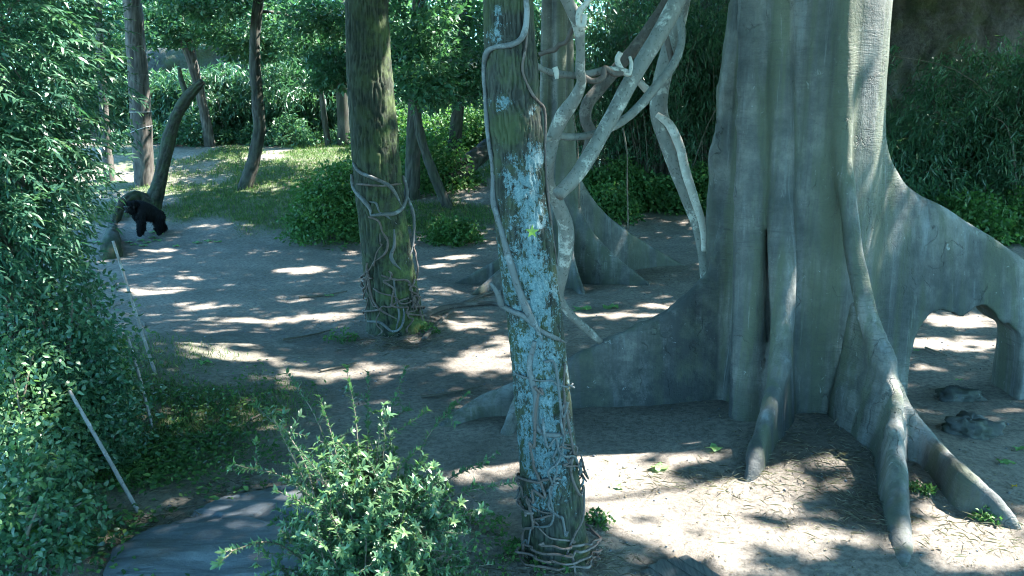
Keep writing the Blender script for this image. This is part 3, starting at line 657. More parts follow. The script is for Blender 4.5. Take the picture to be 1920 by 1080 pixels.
vine('climbing_vine', 'front', [(990, 20, 6), (985, 80, 6), (981, 130, 6), (998, 178, 6), (1018, 200, 6), (1024, 230, 5), (1022, 300, 5), (1032, 400, 5), (1046, 500, 5)], MAT['vine_brown'], 'thin brown vine zigzagging down the upper lichen trunk')
vine('climbing_vine', 'front', [(1003, 640, 12), (992, 690, 12), (1004, 740, 11), (1004, 790, 11), (1020, 812, 11), (1050, 818, 12), (1072, 808, 9)], MAT['vine_pale'], 'grey vine dropping into a hook low on the lichen trunk')
v, f, _ = tube([P(920, 530, 6.95), P(930, 545, 6.95), P(937, 560, 6.97), P(941, 572, 7.0)], [.014, .02, .026, .028], 8, 20)
solo('vine_stub', v, f, MAT['vine_pale'], 'broken grey vine stub jutting from the lichen trunk', 'vine')
def wander(key, z0, z1, th0, turns, mat, r, label, group, out=0.012, seed=0, jag=0.5):
    c, rr, e = AXES[key]; rg = np.random.default_rng(seed); n = 16
    t = np.linspace(0, 1, n); z = z0 + (z1 - z0) * t + rg.normal(0, .05, n) * abs(z1 - z0); th = th0 + turns * 2 * math.pi * t + np.cumsum(rg.normal(0, jag * .4, n))
    R = np.interp(z, c[:, 2], rr) + out + np.abs(rg.normal(0, out * 1.2, n)); z = np.maximum(z, 0.06)
    p = np.stack([np.interp(z, c[:, 2], c[:, 0]) + R * np.cos(th), np.interp(z, c[:, 2], c[:, 1]) + R * np.sin(th), z], 1)
    v, f, _ = tube(p, np.full(n, r) * rg.uniform(.75, 1.2, n), 7, 80)
    return solo('tangled_vine', v, f, mat, label, 'vine', group=group)
FR = -math.pi / 2
for k in range(13):
    rg = random.Random(50 + k); zt = rg.uniform(0.5, 1.9); ze = rg.uniform(0.05, 0.6) if k < 9 else zt - .2
    wander('front', zt, ze, FR + rg.uniform(-1.7, 1.7), rg.uniform(-.55, .55), MAT['vine_brown'] if k % 3 else MAT['vine_pale'], rg.uniform(.007, .012), 'thin twisting vine in the tangle round the foot of the lichen tree', 'vines round the foot of the lichen tree', .018, k)
for k in range(4):
    wander('front', 0.16 + .07 * k, 0.12 + .05 * k, FR - 1.5 + .3 * k, .42, MAT['vine_brown'], .011, 'thin twisting vine in the tangle round the foot of the lichen tree', 'vines round the foot of the lichen tree', .04, 70 + k, .3)
mv = 'vine in the girdle wrapped round the mossy tree trunk'; mg = 'vines round the mossy tree'
for pts, m in (([(662, 306, 9), (672, 322, 9), (700, 332, 9), (728, 345, 9), (740, 362, 8), (752, 385, 7)], 'vine_pale'),
               ([(660, 328, 8), (664, 352, 10), (682, 376, 10), (693, 392, 9), (694, 404, 7)], 'vine_pale'),
               ([(695, 404, 6), (716, 402, 8), (740, 400, 9), (757, 385, 9), (763, 360, 9), (758, 338, 8), (755, 330, 6)], 'vine_pale'),
               ([(668, 345, 5), (690, 347, 5), (715, 349, 5), (740, 347, 5), (754, 345, 5)], 'vine_brown'),
               ([(691, 405, 6), (710, 415, 6), (718, 435, 6), (728, 455, 6), (722, 475, 5), (705, 490, 5)], 'vine_brown'),
               ([(738, 430, 6), (738, 458, 8), (732, 478, 8), (738, 492, 7), (752, 505, 6)], 'vine_pale'),
               ([(763, 370, 7), (774, 400, 7), (776, 430, 6), (772, 470, 6), (760, 495, 5)], 'vine_pale'),
               ([(693, 378, 5), (706, 382, 5), (712, 396, 5), (726, 406, 5), (745, 420, 5)], 'vine_pale'),
               ([(688, 500, 7), (692, 530, 7), (698, 560, 6), (715, 582, 6), (745, 598, 5)], 'vine_brown'),
               ([(715, 515, 5), (740, 524, 5), (765, 528, 6), (772, 545, 7), (776, 585, 6)], 'vine_brown'),
               ([(690, 602, 6), (712, 606, 6), (735, 620, 6), (752, 612, 6), (758, 590, 5), (755, 575, 5)], 'vine_pale'),
               ([(740, 525, 5), (742, 560, 5), (748, 590, 5), (742, 618, 5)], 'vine_pale')):
    vine('girdle_vine', 'mid', pts, MAT[m], mv, mg, 7)
for k in range(10):
    rg = random.Random(90 + k)
    wander('mid', rg.uniform(.6, 1.9), rg.uniform(.08, .5), FR + rg.uniform(-1.7, 1.7), rg.uniform(-.5, .5), MAT['vine_brown'], rg.uniform(.011, .017), mv, mg, .02, 30 + k)

# ------------------------------------------------------------------ lianas between the trees
def liana(pts, Ya, Yb, mat, label, twist=0.0, seg=14, name='liana', extra=None):
    n = len(pts); c, r = [], []
    for k, p in enumerate(pts):
        Yk = (Ya + (Yb - Ya) * k / (n - 1)) if len(p) < 4 else p[3]
        q = P(p[0], p[1], Yk); c.append(q); r.append(p[2] / 2 * zc(q) / F)
    if extra is not None:
        for q, rr in extra: c.append(np.array(q, float)); r.append(rr)
    v, f, ca = tube(c, r, seg, max(24, n * 9), lambda v, rd, cc: (0.022 * (fbm(v * np.array([5, 5, 2.5]), 3, 5) - .5), np.zeros(v.shape[:2])))
    return solo(name, v, f, mat, label, 'liana')
liana([(1030, -60, 20), (1058, -8, 21), (1082, 40, 23), (1088, 85, 19), (1088, 130, 19), (1090, 155, 19), (1078, 185, 24), (1052, 222, 29), (1036, 262, 26), (1030, 310, 21), (1031, 345, 20), (1047, 385, 26), (1061, 425, 29), (1060, 475, 28), (1051, 525, 24), (1050, 560, 17), (1072, 592, 16), (1100, 618, 15), (1125, 640, 12)], 8.6, 11.2, MAT['liana'], 'pale worn liana snaking down beside the lichen tree onto a buttress root', seg=18)
liana([(1300, -60, 34), (1268, 5, 33), (1236, 65, 32), (1190, 140, 30), (1150, 212, 29), (1112, 280, 29), (1080, 330, 28), (1046, 366, 25)], 10.6, 9.5, MAT['liana'], 'straight thick liana slanting across the others', seg=18)
liana([(1024, 262, 12), (1042, 255, 13), (1075, 257, 14), (1110, 252, 14), (1150, 237, 16), (1190, 208, 18), (1232, 160, 18), (1264, 118, 17), (1278, 75, 15), (1272, 20, 14), (1250, -40, 14)], 9.6, 11.2, MAT['liana'], 'thin grey liana looping in a wide curve behind the straight one')
liana([(1290, -60, 30), (1275, 20, 32), (1252, 110, 33), (1238, 170, 33), (1236, 215, 34), (1252, 265, 35), (1272, 320, 32), (1292, 375, 27), (1308, 425, 21), (1316, 460, 20), (1322, 500, 22)], 12.6, 12.6, MAT['liana'], 'heavy twisted liana hanging to the ground left of the giant tree', seg=18, extra=[((P(1325, 560, 12.6)), .09), (np.array([P(1325, 600, 12.6)[0], 12.6, -0.1]), .1)])
liana([(1232, 215, 12), (1256, 235, 17), (1275, 275, 18), (1285, 318, 18), (1302, 372, 17), (1318, 425, 15), (1322, 470, 14)], 12.35, 12.45, MAT['liana_bare'], 'bleached strand wound on the heavy twisted liana')
liana([(1275, -40, 24), (1245, 15, 25), (1205, 72, 24), (1160, 125, 23), (1125, 165, 24), (1102, 195, 24), (1098, 225, 21), (1108, 252, 20), (1100, 290, 19)], 13.6, 13.2, MAT['liana_brown'], 'dark brown crooked liana behind the pale ones')
liana([(1000, 118, 10), (1018, 130, 12), (1040, 137, 14), (1075, 141, 14), (1105, 138, 14), (1140, 131, 13), (1170, 133, 12), (1184, 142, 9)], 9.3, 9.7, MAT['liana'], 'level grey liana twisted between the lichen tree and straight liana')
liana([(1082, 130, 9), (1096, 145, 12), (1112, 152, 12), (1130, 145, 12), (1134, 128, 11), (1150, 138, 11), (1168, 138, 9)], 9.35, 9.5, MAT['liana_brown'], 'dark strand knotted round the level liana')
liana([(1040, 126, 10), (1043, 135, 10), (1044, 148, 6)], 9.2, 9.2, MAT['liana_bare'], 'short pale twig hooked over the level liana', name='liana_hook')
liana([(1164, 98, 11), (1158, 112, 11), (1164, 128, 11), (1178, 140, 9), (1184, 122, 8), (1181, 106, 6)], 9.6, 9.7, MAT['liana_bare'], 'pale curled liana loop on the level liana', name='liana_hook')
liana([(1112, -14, 10), (1098, 8, 10), (1086, 22, 11), (1085, 45, 9), (1094, 46, 9), (1096, 26, 9)], 8.75, 8.75, MAT['liana_bare'], 'bleached broken loop on the pale worn liana', name='liana_hook')
liana([(1012, 102, 9), (1028, 96, 9), (1040, 93, 10), (1048, 84, 9), (1062, 78, 10), (1072, 55, 10), (1084, 40, 9)], 9.3, 8.9, MAT['liana_brown'], 'dark thin liana reaching from the lichen tree to the bleached loop')
liana([(1247, 58, 10), (1254, 90, 11), (1262, 118, 12), (1268, 121, 10), (1262, 110, 7)], 10.9, 10.9, MAT['liana_brown'], 'short dark stub hooked over the looping liana', name='liana_hook')
liana([(1222, 178, 16), (1205, 160, 14), (1192, 146, 12)], 11.6, 11.3, MAT['liana_bare'], 'pale short liana end beside the twisted one', name='liana_hook')
for a, b, lab in (((1072, 210, 4), (1084, 300, 3), 'thin hanging twig beside the slim buttressed tree'), ((1168, 240, 3), (1176, 340, 3), 'thin upright cane before the dark bamboo')):
    liana([a, ((a[0] + b[0]) / 2 + 4, (a[1] + b[1]) / 2, 3), b, (b[0] + 2, b[1] + 90, 3)], 16, 16, MAT['twig'], lab, seg=6, name='twig')

# ------------------------------------------------------------------ rock walls at the back
def rock_wall(xs, yb, top, label, seed, thick=1.4):
    x = np.arange(xs[0], xs[1], .16); z = np.arange(-.5, top, .16); X, Zz = np.meshgrid(x, z)
    def face(s):
        d = 1.1 * (fbm(np.stack([X * .35, Zz * .45, X * 0 + seed], -1), 4, seed) - .5) + .35 * np.abs(2 * fbm(np.stack([X * 1.3, Zz * 1.0, X * 0 + seed], -1), 3, seed + 3) - 1)
        return yb + s + d + .12 * Zz
    tz = .7 * (n2(x, x * 0, .5, 3, seed) - .5)
    A = np.stack([X, face(0), terrain(X, yb + X * 0) * 1 + Zz * (1 + tz[None] * .2)], -1); B = A.copy(); B[..., 1] += thick
    nx, nz = len(x), len(z); i = np.arange(nz - 1)[:, None] * nx + np.arange(nx - 1)[None]
    f = np.stack([i, i + 1, i + nx + 1, i + nx], -1).reshape(-1, 4); N = nx * nz
    tp = (nz - 1) * nx + np.arange(nx - 1); ft = np.stack([tp, tp + 1, tp + 1 + N, tp + N], 1)
    sd = [np.stack([np.arange(nz - 1) * nx + c, np.arange(1, nz) * nx + c, np.arange(1, nz) * nx + c + N, np.arange(nz - 1) * nx + c + N], 1) for c in (0, nx - 1)]
    return solo('rock_wall', np.vstack([A.reshape(-1, 3), B.reshape(-1, 3)]), np.vstack([f, f[:, ::-1] + N, ft] + sd), MAT['wall_rock'], label, 'wall', smooth=True)
rock_wall((-20, 4.0), 41.5, 4.3, 'mossy brown rock wall behind the sunlit bamboo', 3)
rock_wall((4.2, 26), 37.0, 8.5, 'tall dark rock wall beyond the giant tree', 8)

# ------------------------------------------------------------------ foliage
def gz(x, y): return terrain(x, y)
def bush(name, label, cat, base, rad, nclump, per, L, W, mat, seed=0, group=None, tpl=KITE, singles=0, up=.5, stems=7, shell=.55, droop=.1, crad=.28, hollow=.25):
    """rounded shrub: stems and a loose mass of leaf clumps with an uneven outline"""
    base = np.array(base, float); rad = np.array(rad, float); e = thing(name, label, cat, base, group)
    u = rnd_unit(nclump); u[:, 2] = np.abs(u[:, 2]) * 1.0 - .15; rr = hollow + (1 - hollow) * RG.random(nclump) ** shell
    lump = .72 + .55 * fbm(u * 2.2 + seed * 3.1, 3, seed)
    c = base + np.array([0, 0, rad[2] * .12]) + u * rad * (rr * lump)[:, None]; c[:, 2] = np.maximum(c[:, 2], gz(c[:, 0], c[:, 1]) + .04)
    p, d, n = clumps(c, crad * rad.mean() * RG.uniform(.6, 1.2, nclump), per, up, droop)
    p[:, 2] = np.maximum(p[:, 2], gz(p[:, 0], p[:, 1]) + .02)
    V = np.clip(np.repeat(RG.random(nclump), per) * .55 + RG.random(len(p)) * .45, 0, 1); Ls = L * RG.uniform(.65, 1.25, len(p)); Ws = W * RG.uniform(.75, 1.2, len(p))
    if singles:
        k = leaf_objects(e, p, d, n, Ls, Ws, V, mat, tpl, singles); p, d, n, Ls, Ws, V = p[k], d[k], n[k], Ls[k], Ws[k], V[k]
    leaf_part('foliage', e, p, d, n, Ls, Ws, V, mat, LANCE if tpl is OVAL else tpl)
    ss = []
    for k in RG.choice(nclump, min(stems, nclump), False):
        q = c[k]; m = (base + q) / 2 + RG.normal(0, .08, 3) * rad.mean(); b0 = base + np.array([RG.normal(0, .08), RG.normal(0, .08), -.06])
        v, f, _ = tube([b0, m, q], [.022, .016, .008], 6, 14, caps=False); ss.append((v, f))
    v, f = join(ss); part('stems', e, v, f, MAT['twig'])['kind'] = 'stuff'
    return e
def bamboo(label, base, h, spread, ncul, per, L=.26, W=.045, seed=0, group=None, mat='leaf_bamboo'):
    base = np.array(base, float); e = thing('bamboo_clump', label, 'bamboo', base, group); ss = []; C = []
    for k in range(ncul):
        b = base + np.array([RG.normal(0, spread * .55), RG.normal(0, spread * .35), 0]); b[2] = gz(b[0], b[1]) - .05
        hh = h * RG.uniform(.55, 1.1); lean = np.array([RG.normal(0, .30), RG.normal(-.12, .25), 0]) * hh
        pts = [b, b + lean * .2 + [0, 0, hh * .5], b + lean * .55 + [0, 0, hh * .85], b + lean * 1.05 + [0, 0, hh * .95]]
        cc = catmull(pts, 30); v, f, _ = tube(pts, [.022, .02, .012, .005], 5, 14, caps=False); ss.append((v, f))
        t = RG.uniform(.12, 1, 10) ** .8; q = cc[(t * 29).astype(int)]; C.append(q + RG.normal(0, .22, q.shape) * np.array([1, .8, .7]))
    v, f = join(ss); part('culms', e, v, f, MAT['twig'])['kind'] = 'stuff'
    C = np.vstack(C); C[:, 2] = np.maximum(C[:, 2], gz(C[:, 0], C[:, 1]) + .12)
    # each spray: leaves fan out from a drooping twig end
    k = len(C); hd = rnd_unit(k); hd[:, 2] = 0; hd = np.repeat(unit(hd), per, 0)
    off = RG.normal(0, 1, (k * per, 3)) * np.array([.24, .24, .20]); d = unit(hd * .7 + RG.normal(0, .55, (k * per, 3)) + np.array([0, 0, -.75])); n = unit(RG.normal(0, .45, d.shape) + np.array([0, -.25, 1.0]))
    p = np.repeat(C, per, 0) + off; V = np.clip(np.repeat(RG.random(k), per) * .6 + RG.random(k * per) * .4, 0, 1)
    leaf_part('foliage', e, p, d, n, L * RG.uniform(.6, 1.25, len(p)), W * RG.uniform(.8, 1.35, len(p)), V, MAT[mat], KITE)
    return e
# --- bamboo along the back wall (left, sunlit)
for k, (px, Y) in enumerate(((262, 39.5), (330, 39.3), (405, 39.0), (455, 38.6), (520, 38.7), (575, 38.5), (640, 38.8), (700, 39.0), (215, 39.5))):
    x = P(px, 270, Y)[0]; bamboo('drooping bamboo clump ' + ('behind the strapped trunk', 'behind the bent broken trunk', 'beside the pale sunlit trunk foot', 'just short of the kinked slim trunk', 'between the kinked slim trunk and thin sapling', 'beside the thin sapling trunk', 'behind the dark upright trunk', 'behind the stout mossy trunk', 'behind the half hidden thin grey trunk')[k], (x, Y, float(gz(x, Y))), (2.7, 2.2, 3.3)[k % 3], 1.4, 30, 20, .38, .065, k, 'bamboo before the mossy rock wall')
# --- bamboo on the right, in shade
for k, (px, Y, h) in enumerate(((1110, 31.5, 6), (1165, 33, 7), (1215, 31.5, 6.5), (1270, 33, 7.5), (1325, 31.5, 6.5), (1385, 32.5, 7), (1010, 34, 5), (1150, 36, 8), (1250, 36, 8), (1330, 36, 8))):
    x = P(px, 380, Y)[0]; bamboo('tall shaded bamboo clump behind the hanging lianas', (x, Y, float(gz(x, Y))), h, 1.2, 24, 20, .30, .05, 30 + k, 'shaded bamboo behind the lianas')
for k, (px, Y, h) in enumerate(((1690, 26.5, 2.6), (1745, 27.5, 3.2), (1810, 26.8, 3.4), (1870, 26.5, 4.6), (1935, 26, 5.5), (1700, 30, 5), (1860, 31, 5.5))):
    x = P(px, 400, Y)[0]; bamboo('shaded bamboo clump growing beyond the arched buttress root', (x, Y, float(gz(x, Y))), h, 1.1, 24, 20, .30, .05, 50 + k, 'shaded bamboo beyond the arched root')
for k, px in enumerate((240, 300, 350, 430, 490, 545, 590, 660)):
    Yk = 36.9 + .5 * math.sin(k * 2.3); x = P(px, 270, Yk)[0]; bush('undergrowth_shrub', 'low lit undergrowth shrub at the foot of the sunlit bamboo', 'shrub', (x, Yk, float(gz(x, Yk))), (1.0, .7, .55 + .4 * (k % 3)), 110, 16, .17, .08, MAT['leaf_bamboo'], 80 + k, 'undergrowth before the sunlit bamboo')
# --- shrubs in the middle distance
b0 = G(622, 452); bush('leafy_shrub', 'dense rounded green shrub beside the mossy tree', 'shrub', b0, (1.25, 1.1, 2.35), 420, 20, .13, .075, MAT['leaf_low'], 1, crad=.2)
b0 = G(842, 455); bush('leafy_shrub', 'low leafy shrub on the bank between two buttressed trees', 'shrub', b0, (.85, .7, .75), 160, 18, .12, .07, MAT['leaf_low'], 2)
b0 = G(1142, 412); bush('leafy_shrub', 'low leafy shrub under the hanging lianas', 'shrub', b0, (.9, .7, 1.25), 180, 18, .13, .08, MAT['leaf_low'], 3)
for k, (px, py, rx, rz) in enumerate(((700, 300, 1.6, 2.6), (800, 330, 1.6, 3.2), (880, 240, 2.0, 3.0), (940, 240, 2.0, 3.0), (740, 250, 2, 3))):
    b0 = G(px, py + 60); bush('undergrowth_shrub', 'shaded undergrowth shrub on the bank ' + ('close behind the mossy tree', 'behind the slanting slender trunk', 'behind the fallen mossy log', 'behind the lichen tree', 'high behind the mossy tree')[k], 'shrub', b0 + np.array([0, 2.5, 0]), (rx, 1.2, rz * .8), 260, 18, .17, .10, MAT['leaf_low'], 10 + k, 'undergrowth on the bank')
for k, (px, py) in enumerate(((1110, 350), (1160, 350), (1205, 350), (1290, 355), (1250, 345), (1335, 350), (1690, 345), (1735, 345), (1780, 350), (1830, 352), (1880, 352), (1925, 355))):
    Yk = (29.9 if px < 1500 else 25.2) + .4 * math.sin(k * 1.9); x = P(px, py, Yk)[0]; bush('undergrowth_shrub', 'low dark undergrowth shrub at the foot of the shaded bamboo', 'shrub', (x, Yk, float(gz(x, Yk))), (1.2, .8, 1.1 + .5 * (k % 2)), 190, 18, .17, .09, MAT['leaf_low'], 20 + k, 'undergrowth before the shaded bamboo')

# --- woodland behind the walls: each tree with its trunk and crown
def crown_tree(name, label, x, Y, zmid, rad, n, per, L, W, group, trunk=True, seed=0, thr=14.0, mat='leaf_tree'):
    z0 = float(gz(x, Y)); e = thing(name, label, 'tree', (x, Y, z0), group)
    v, f, ca = tube([(x, Y, z0 - .2), (x + .1, Y, z0 + zmid * .4), (x - .1, Y, zmid + rad[2] * .5)], [.24, .2, .08], 14, 24, bark_disp(6, .02))
    part('trunk', e, v, f, MAT['dark_bark'], attrs={'cav': ca, 'moss': ca + .4})
    u = rnd_unit(n); rr = .35 + .65 * RG.random(n) ** .6; lump = .65 + .7 * fbm(u * 2.0 + seed, 3, seed)
    c = np.array([x, Y, zmid]) + u * np.array(rad) * (rr * lump)[:, None]; c[:, 2] = np.maximum(c[:, 2], gz(c[:, 0], c[:, 1]) + 1)
    p, d, nn = clumps(c, .55, per, .7, .2, .5); V = np.clip(np.repeat(RG.random(n), per) * .5 + RG.random(len(p)) * .5, 0, 1)
    leaf_part('crown', e, p, d, nn, L * RG.uniform(.7, 1.3, len(p)), W * RG.uniform(.7, 1.3, len(p)), V, MAT[mat])
    ss = []
    for k in RG.choice(n, 6, False):
        v, f, _ = tube([(x, Y, zmid - rad[2] * .4), (np.array([x, Y, zmid]) + c[k]) / 2, c[k]], [.08, .05, .015], 6, 12, caps=False); ss.append((v, f))
    v, f = join(ss); part('limbs', e, v, f, MAT['dark_bark'], attrs={'cav': np.zeros(len(v)), 'moss': np.zeros(len(v))})['kind'] = 'stuff'
    return e
for k, (px, Y, zm, rx, rz) in enumerate(((40, 46, 7.5, 4, 3.5), (170, 48, 8, 4, 3.6), (300, 46, 8, 3.6, 3.2), (420, 47, 7.6, 3.6, 3.0), (540, 46, 7.8, 3.6, 3.2), (660, 47, 7.5, 3.6, 3.8), (780, 46, 6.5, 3.8, 3.6), (900, 47, 6.5, 4, 4), (1010, 48, 6.5, 4, 4.2), (600, 53, 10, 6, 5), (330, 53, 11, 6, 5), (860, 54, 9, 6, 6), (1150, 45, 8, 4.5, 4.5), (1300, 45, 8, 4.5, 4.5), (100, 54, 11, 7, 5))):
    x = P(px, 100, Y)[0]; crown_tree('background_tree', 'leafy tree rising behind the rock wall', x, Y, zm, (rx, 2.6, rz), 300, 16, .27, .16, 'trees behind the rock wall', seed=k)
# leafy branches of the woodland trees that hang into view
def low_branch(px, py, Y, rad, n, seed, L=.19, W=.11):
    c0 = P(px, py, Y); best = None
    for key, (cc, rr, e) in AXES.items():
        if key in ('front', 'mid', 'lean') or cc[-1][2] < 8: continue
        dd = math.hypot(np.interp(c0[2], cc[:, 2], cc[:, 0]) - c0[0], (np.interp(c0[2], cc[:, 2], cc[:, 1]) - c0[1]) * .5)
        if best is None or dd < best[0]: best = (dd, cc, e)
    _, cc, e = best; zz_ = c0[2] + .9; s0 = np.array([np.interp(zz_, cc[:, 2], cc[:, 0]), np.interp(zz_, cc[:, 2], cc[:, 1]), zz_])
    v, f, ca = tube([s0, (s0 + c0) / 2 + [0, 0, .35], c0], [.06, .04, .012], 8, 20); bo = part('branch', e, v, f, MAT['dark_bark'], attrs={'cav': ca, 'moss': ca + .3})
    u = rnd_unit(n); c = c0 + u * np.array(rad) * (RG.random(n) ** .5 * (.6 + .8 * fbm(u * 2 + seed, 2, seed)))[:, None]
    p, d, nn = clumps(c, .4, 16, .9, .25, .35); V = np.clip(np.repeat(RG.random(n), 16) * .5 + RG.random(len(p)) * .5, 0, 1)
    leaf_part('foliage', bo, p, d, nn, L * RG.uniform(.7, 1.3, len(p)), W * RG.uniform(.7, 1.3, len(p)), V, MAT['leaf_tree'])
for k, (px, py, Y, rx, rz) in enumerate(((420, 40, 35, 2.8, 1.1), (560, 30, 34, 2.6, 1.2), (600, 80, 32, 1.8, .9), (345, 50, 36, 2.2, .9), (630, 130, 29, 1.0, .8), (790, 60, 26, 1.6, 1.4), (800, 160, 25, .9, .7), (870, 60, 29, 2, 1.6), (300, 30, 36, 2.4, 1.2), (700, 40, 33, 2, 1.4), (215, 100, 34, 1.6, 1.4), (470, 90, 36, 1.6, .6), (760, 110, 27, .9, .8), (880, 150, 28, 1, .9), (610, 30, 30, 1.6, .8), (520, 60, 36, 1.8, .9), (400, 10, 30, 2, .6))):
    low_branch(px, py, Y, (rx, 1.2, rz), 125, k)

# --- the lance leaved shrub mass at the upper left
def lance_shrub(label, base, cen, rad, n, per, L, W, seed, singles):
    base = np.array(base, float); e = thing('lance_leaf_shrub', label, 'shrub', base); cen = np.array(cen, float)
    u = rnd_unit(n); rr = .3 + .7 * RG.random(n) ** .55; lump = .7 + .6 * fbm(u * 2.4 + seed, 3, seed)
    c = cen + u * np.array(rad) * (rr * lump)[:, None]; c[:, 2] = np.maximum(c[:, 2], .5)
    ax = unit(u * .5 + np.array([.55, -.15, -.15]) + RG.normal(0, .35, u.shape)); t = np.linspace(0, 1, per); k = n * per
    tt = np.tile(t, n); A = np.repeat(ax, per, 0); Lb = np.repeat(RG.uniform(.25, .55, n), per)
    side = np.tile(np.where(np.arange(per) % 2, 1.0, -1.0), n)[:, None]; pp = unit(np.cross(A, np.array([0, 0, 1.0])))
    p = np.repeat(c, per, 0) + A * (tt * Lb)[:, None] + np.array([0, 0, -.18]) * (tt ** 2 * Lb)[:, None]
    d = unit(A * .8 + pp * side * .75 + RG.normal(0, .28, A.shape) + np.array([0, 0, -.22])); nn = unit(RG.normal(0, .4, A.shape) + np.array([0, -.15, 1.0]))
    V = np.clip(np.repeat(RG.random(n), per) * .5 + RG.random(k) * .5, 0, 1); Ls = L * RG.uniform(.7, 1.25, k); Ws = W * RG.uniform(.8, 1.2, k)
    if singles:
        q = leaf_objects(e, p, d, nn, Ls, Ws, V, MAT['leaf_lance'], LANCE, singles); p, d, nn, Ls, Ws, V = p[q], d[q], nn[q], Ls[q], Ws[q], V[q]
    leaf_part('foliage', e, p, d, nn, Ls, Ws, V, MAT['leaf_lance'], LANCE)
    ss = []
    for k in RG.choice(n, 16, False):
        v, f, _ = tube([base + np.array([RG.normal(0, .15), RG.normal(0, .15), -.1]), (base + cen) / 2 + RG.normal(0, .2, 3), (cen + c[k]) / 2, c[k]], [.022, .018, .012, .006], 6, 20, caps=False); ss.append((v, f))
    v, f = join(ss); part('stems', e, v, f, MAT['twig'])['kind'] = 'stuff'
def gb(x, y): return (x, y, float(gz(x, y)))
q = P(40, 120, 9.0); lance_shrub('tall shrub of long lance leaves filling the corner above the broad leaved shrubs', gb(q[0] - .6, 9.0), q + np.array([-.62, 0, .3]), (1.35, 1.3, 1.9), 1750, 13, .115, .026, 1, 300)
q = P(90, 60, 11.5); lance_shrub('farther lance leaved shrub behind the tall one', gb(q[0] - .6, 11.5), q + np.array([-1.0, 0, .1]), (1.45, 1.1, 2.3), 800, 13, .14, .032, 3, 0)
q = P(70, 330, 8.8); lance_shrub('lower shrub of long lance leaves reaching towards the gorilla', gb(q[0] - .5, 8.9), q + np.array([-.62, 0, -.1]), (1.0, .9, 1.0), 900, 13, .115, .026, 2, 150)
# --- broad leaved shrubs below it
for k, (px, py, Y, rad, n, lab, sg, m) in enumerate((
        (60, 470, 9.0, (1.0, .7, .9), 420, 'upright shrub with small dark leaves filling in below the lance leaved shrubs', 0, 'leaf_lance'),
        (90, 560, 9.6, (.85, .8, .85), 420, 'broad leaved shrub with glossy bluish leaves under the lance leaved shrub', 200, 'leaf_shrub'),
        (140, 640, 10.4, (.65, .6, .75), 300, 'feathery dark shrub behind the crossed poles', 0, 'leaf_low'),
        (30, 720, 8.2, (.75, .7, .8), 330, 'yellow green leaved shrub beside the short leaning pole', 200, 'leaf_bush'),
        (150, 740, 9.0, (.55, .5, .55), 260, 'small shaded shrub under the short leaning pole', 0, 'leaf_shrub'),
        (60, 900, 7.0, (.6, .5, .55), 200, 'straggling low shrub with bare canes above the slate slab', 150, 'leaf_shrub'))):
    q = P(px, py, Y); b = np.array(gb(q[0], Y)); rz = (q[2] - b[2]) / .62 if q[2] > .7 else rad[2]
    bush('broad_leaf_shrub', lab, 'shrub', b, (rad[0], rad[1], max(rad[2], min(rz, 2.6))), n, 18, .072, .036, MAT[m], 40 + k, tpl=OVAL, singles=sg, crad=.22, stems=14)
# lime green seedling at the lower left
b0 = G(110, 1050); e = thing('lime_seedling', 'lime green seedling with large oval leaves beside the slate slab', 'plant', b0)
st = []
for k in range(16):
    a = RG.uniform(0, 6.28); q = b0 + np.array([math.cos(a) * RG.uniform(.03, .2), math.sin(a) * RG.uniform(.03, .16), RG.uniform(.12, .42)])
    v, f, _ = tube([b0 + [0, 0, -.02], (b0 + q) / 2 + [0, 0, .04], q], [.006, .005, .003], 5, 8, caps=False); st.append((v, f))
    v, f, a_ = leaves(q[None], unit(np.array([[math.cos(a), math.sin(a), -.1]])), np.array([[RG.normal(0, .2), -.3, 1.0]]), np.array([RG.uniform(.13, .2)]), np.array([RG.uniform(.08, .12)]), np.array([RG.random()]), OVAL)
    part('leaf', e, v, f, MAT['leaf_lime'], attrs={'v': a_})
v, f = join(st); part('stems', e, v, f, MAT['twig'])['kind'] = 'stuff'

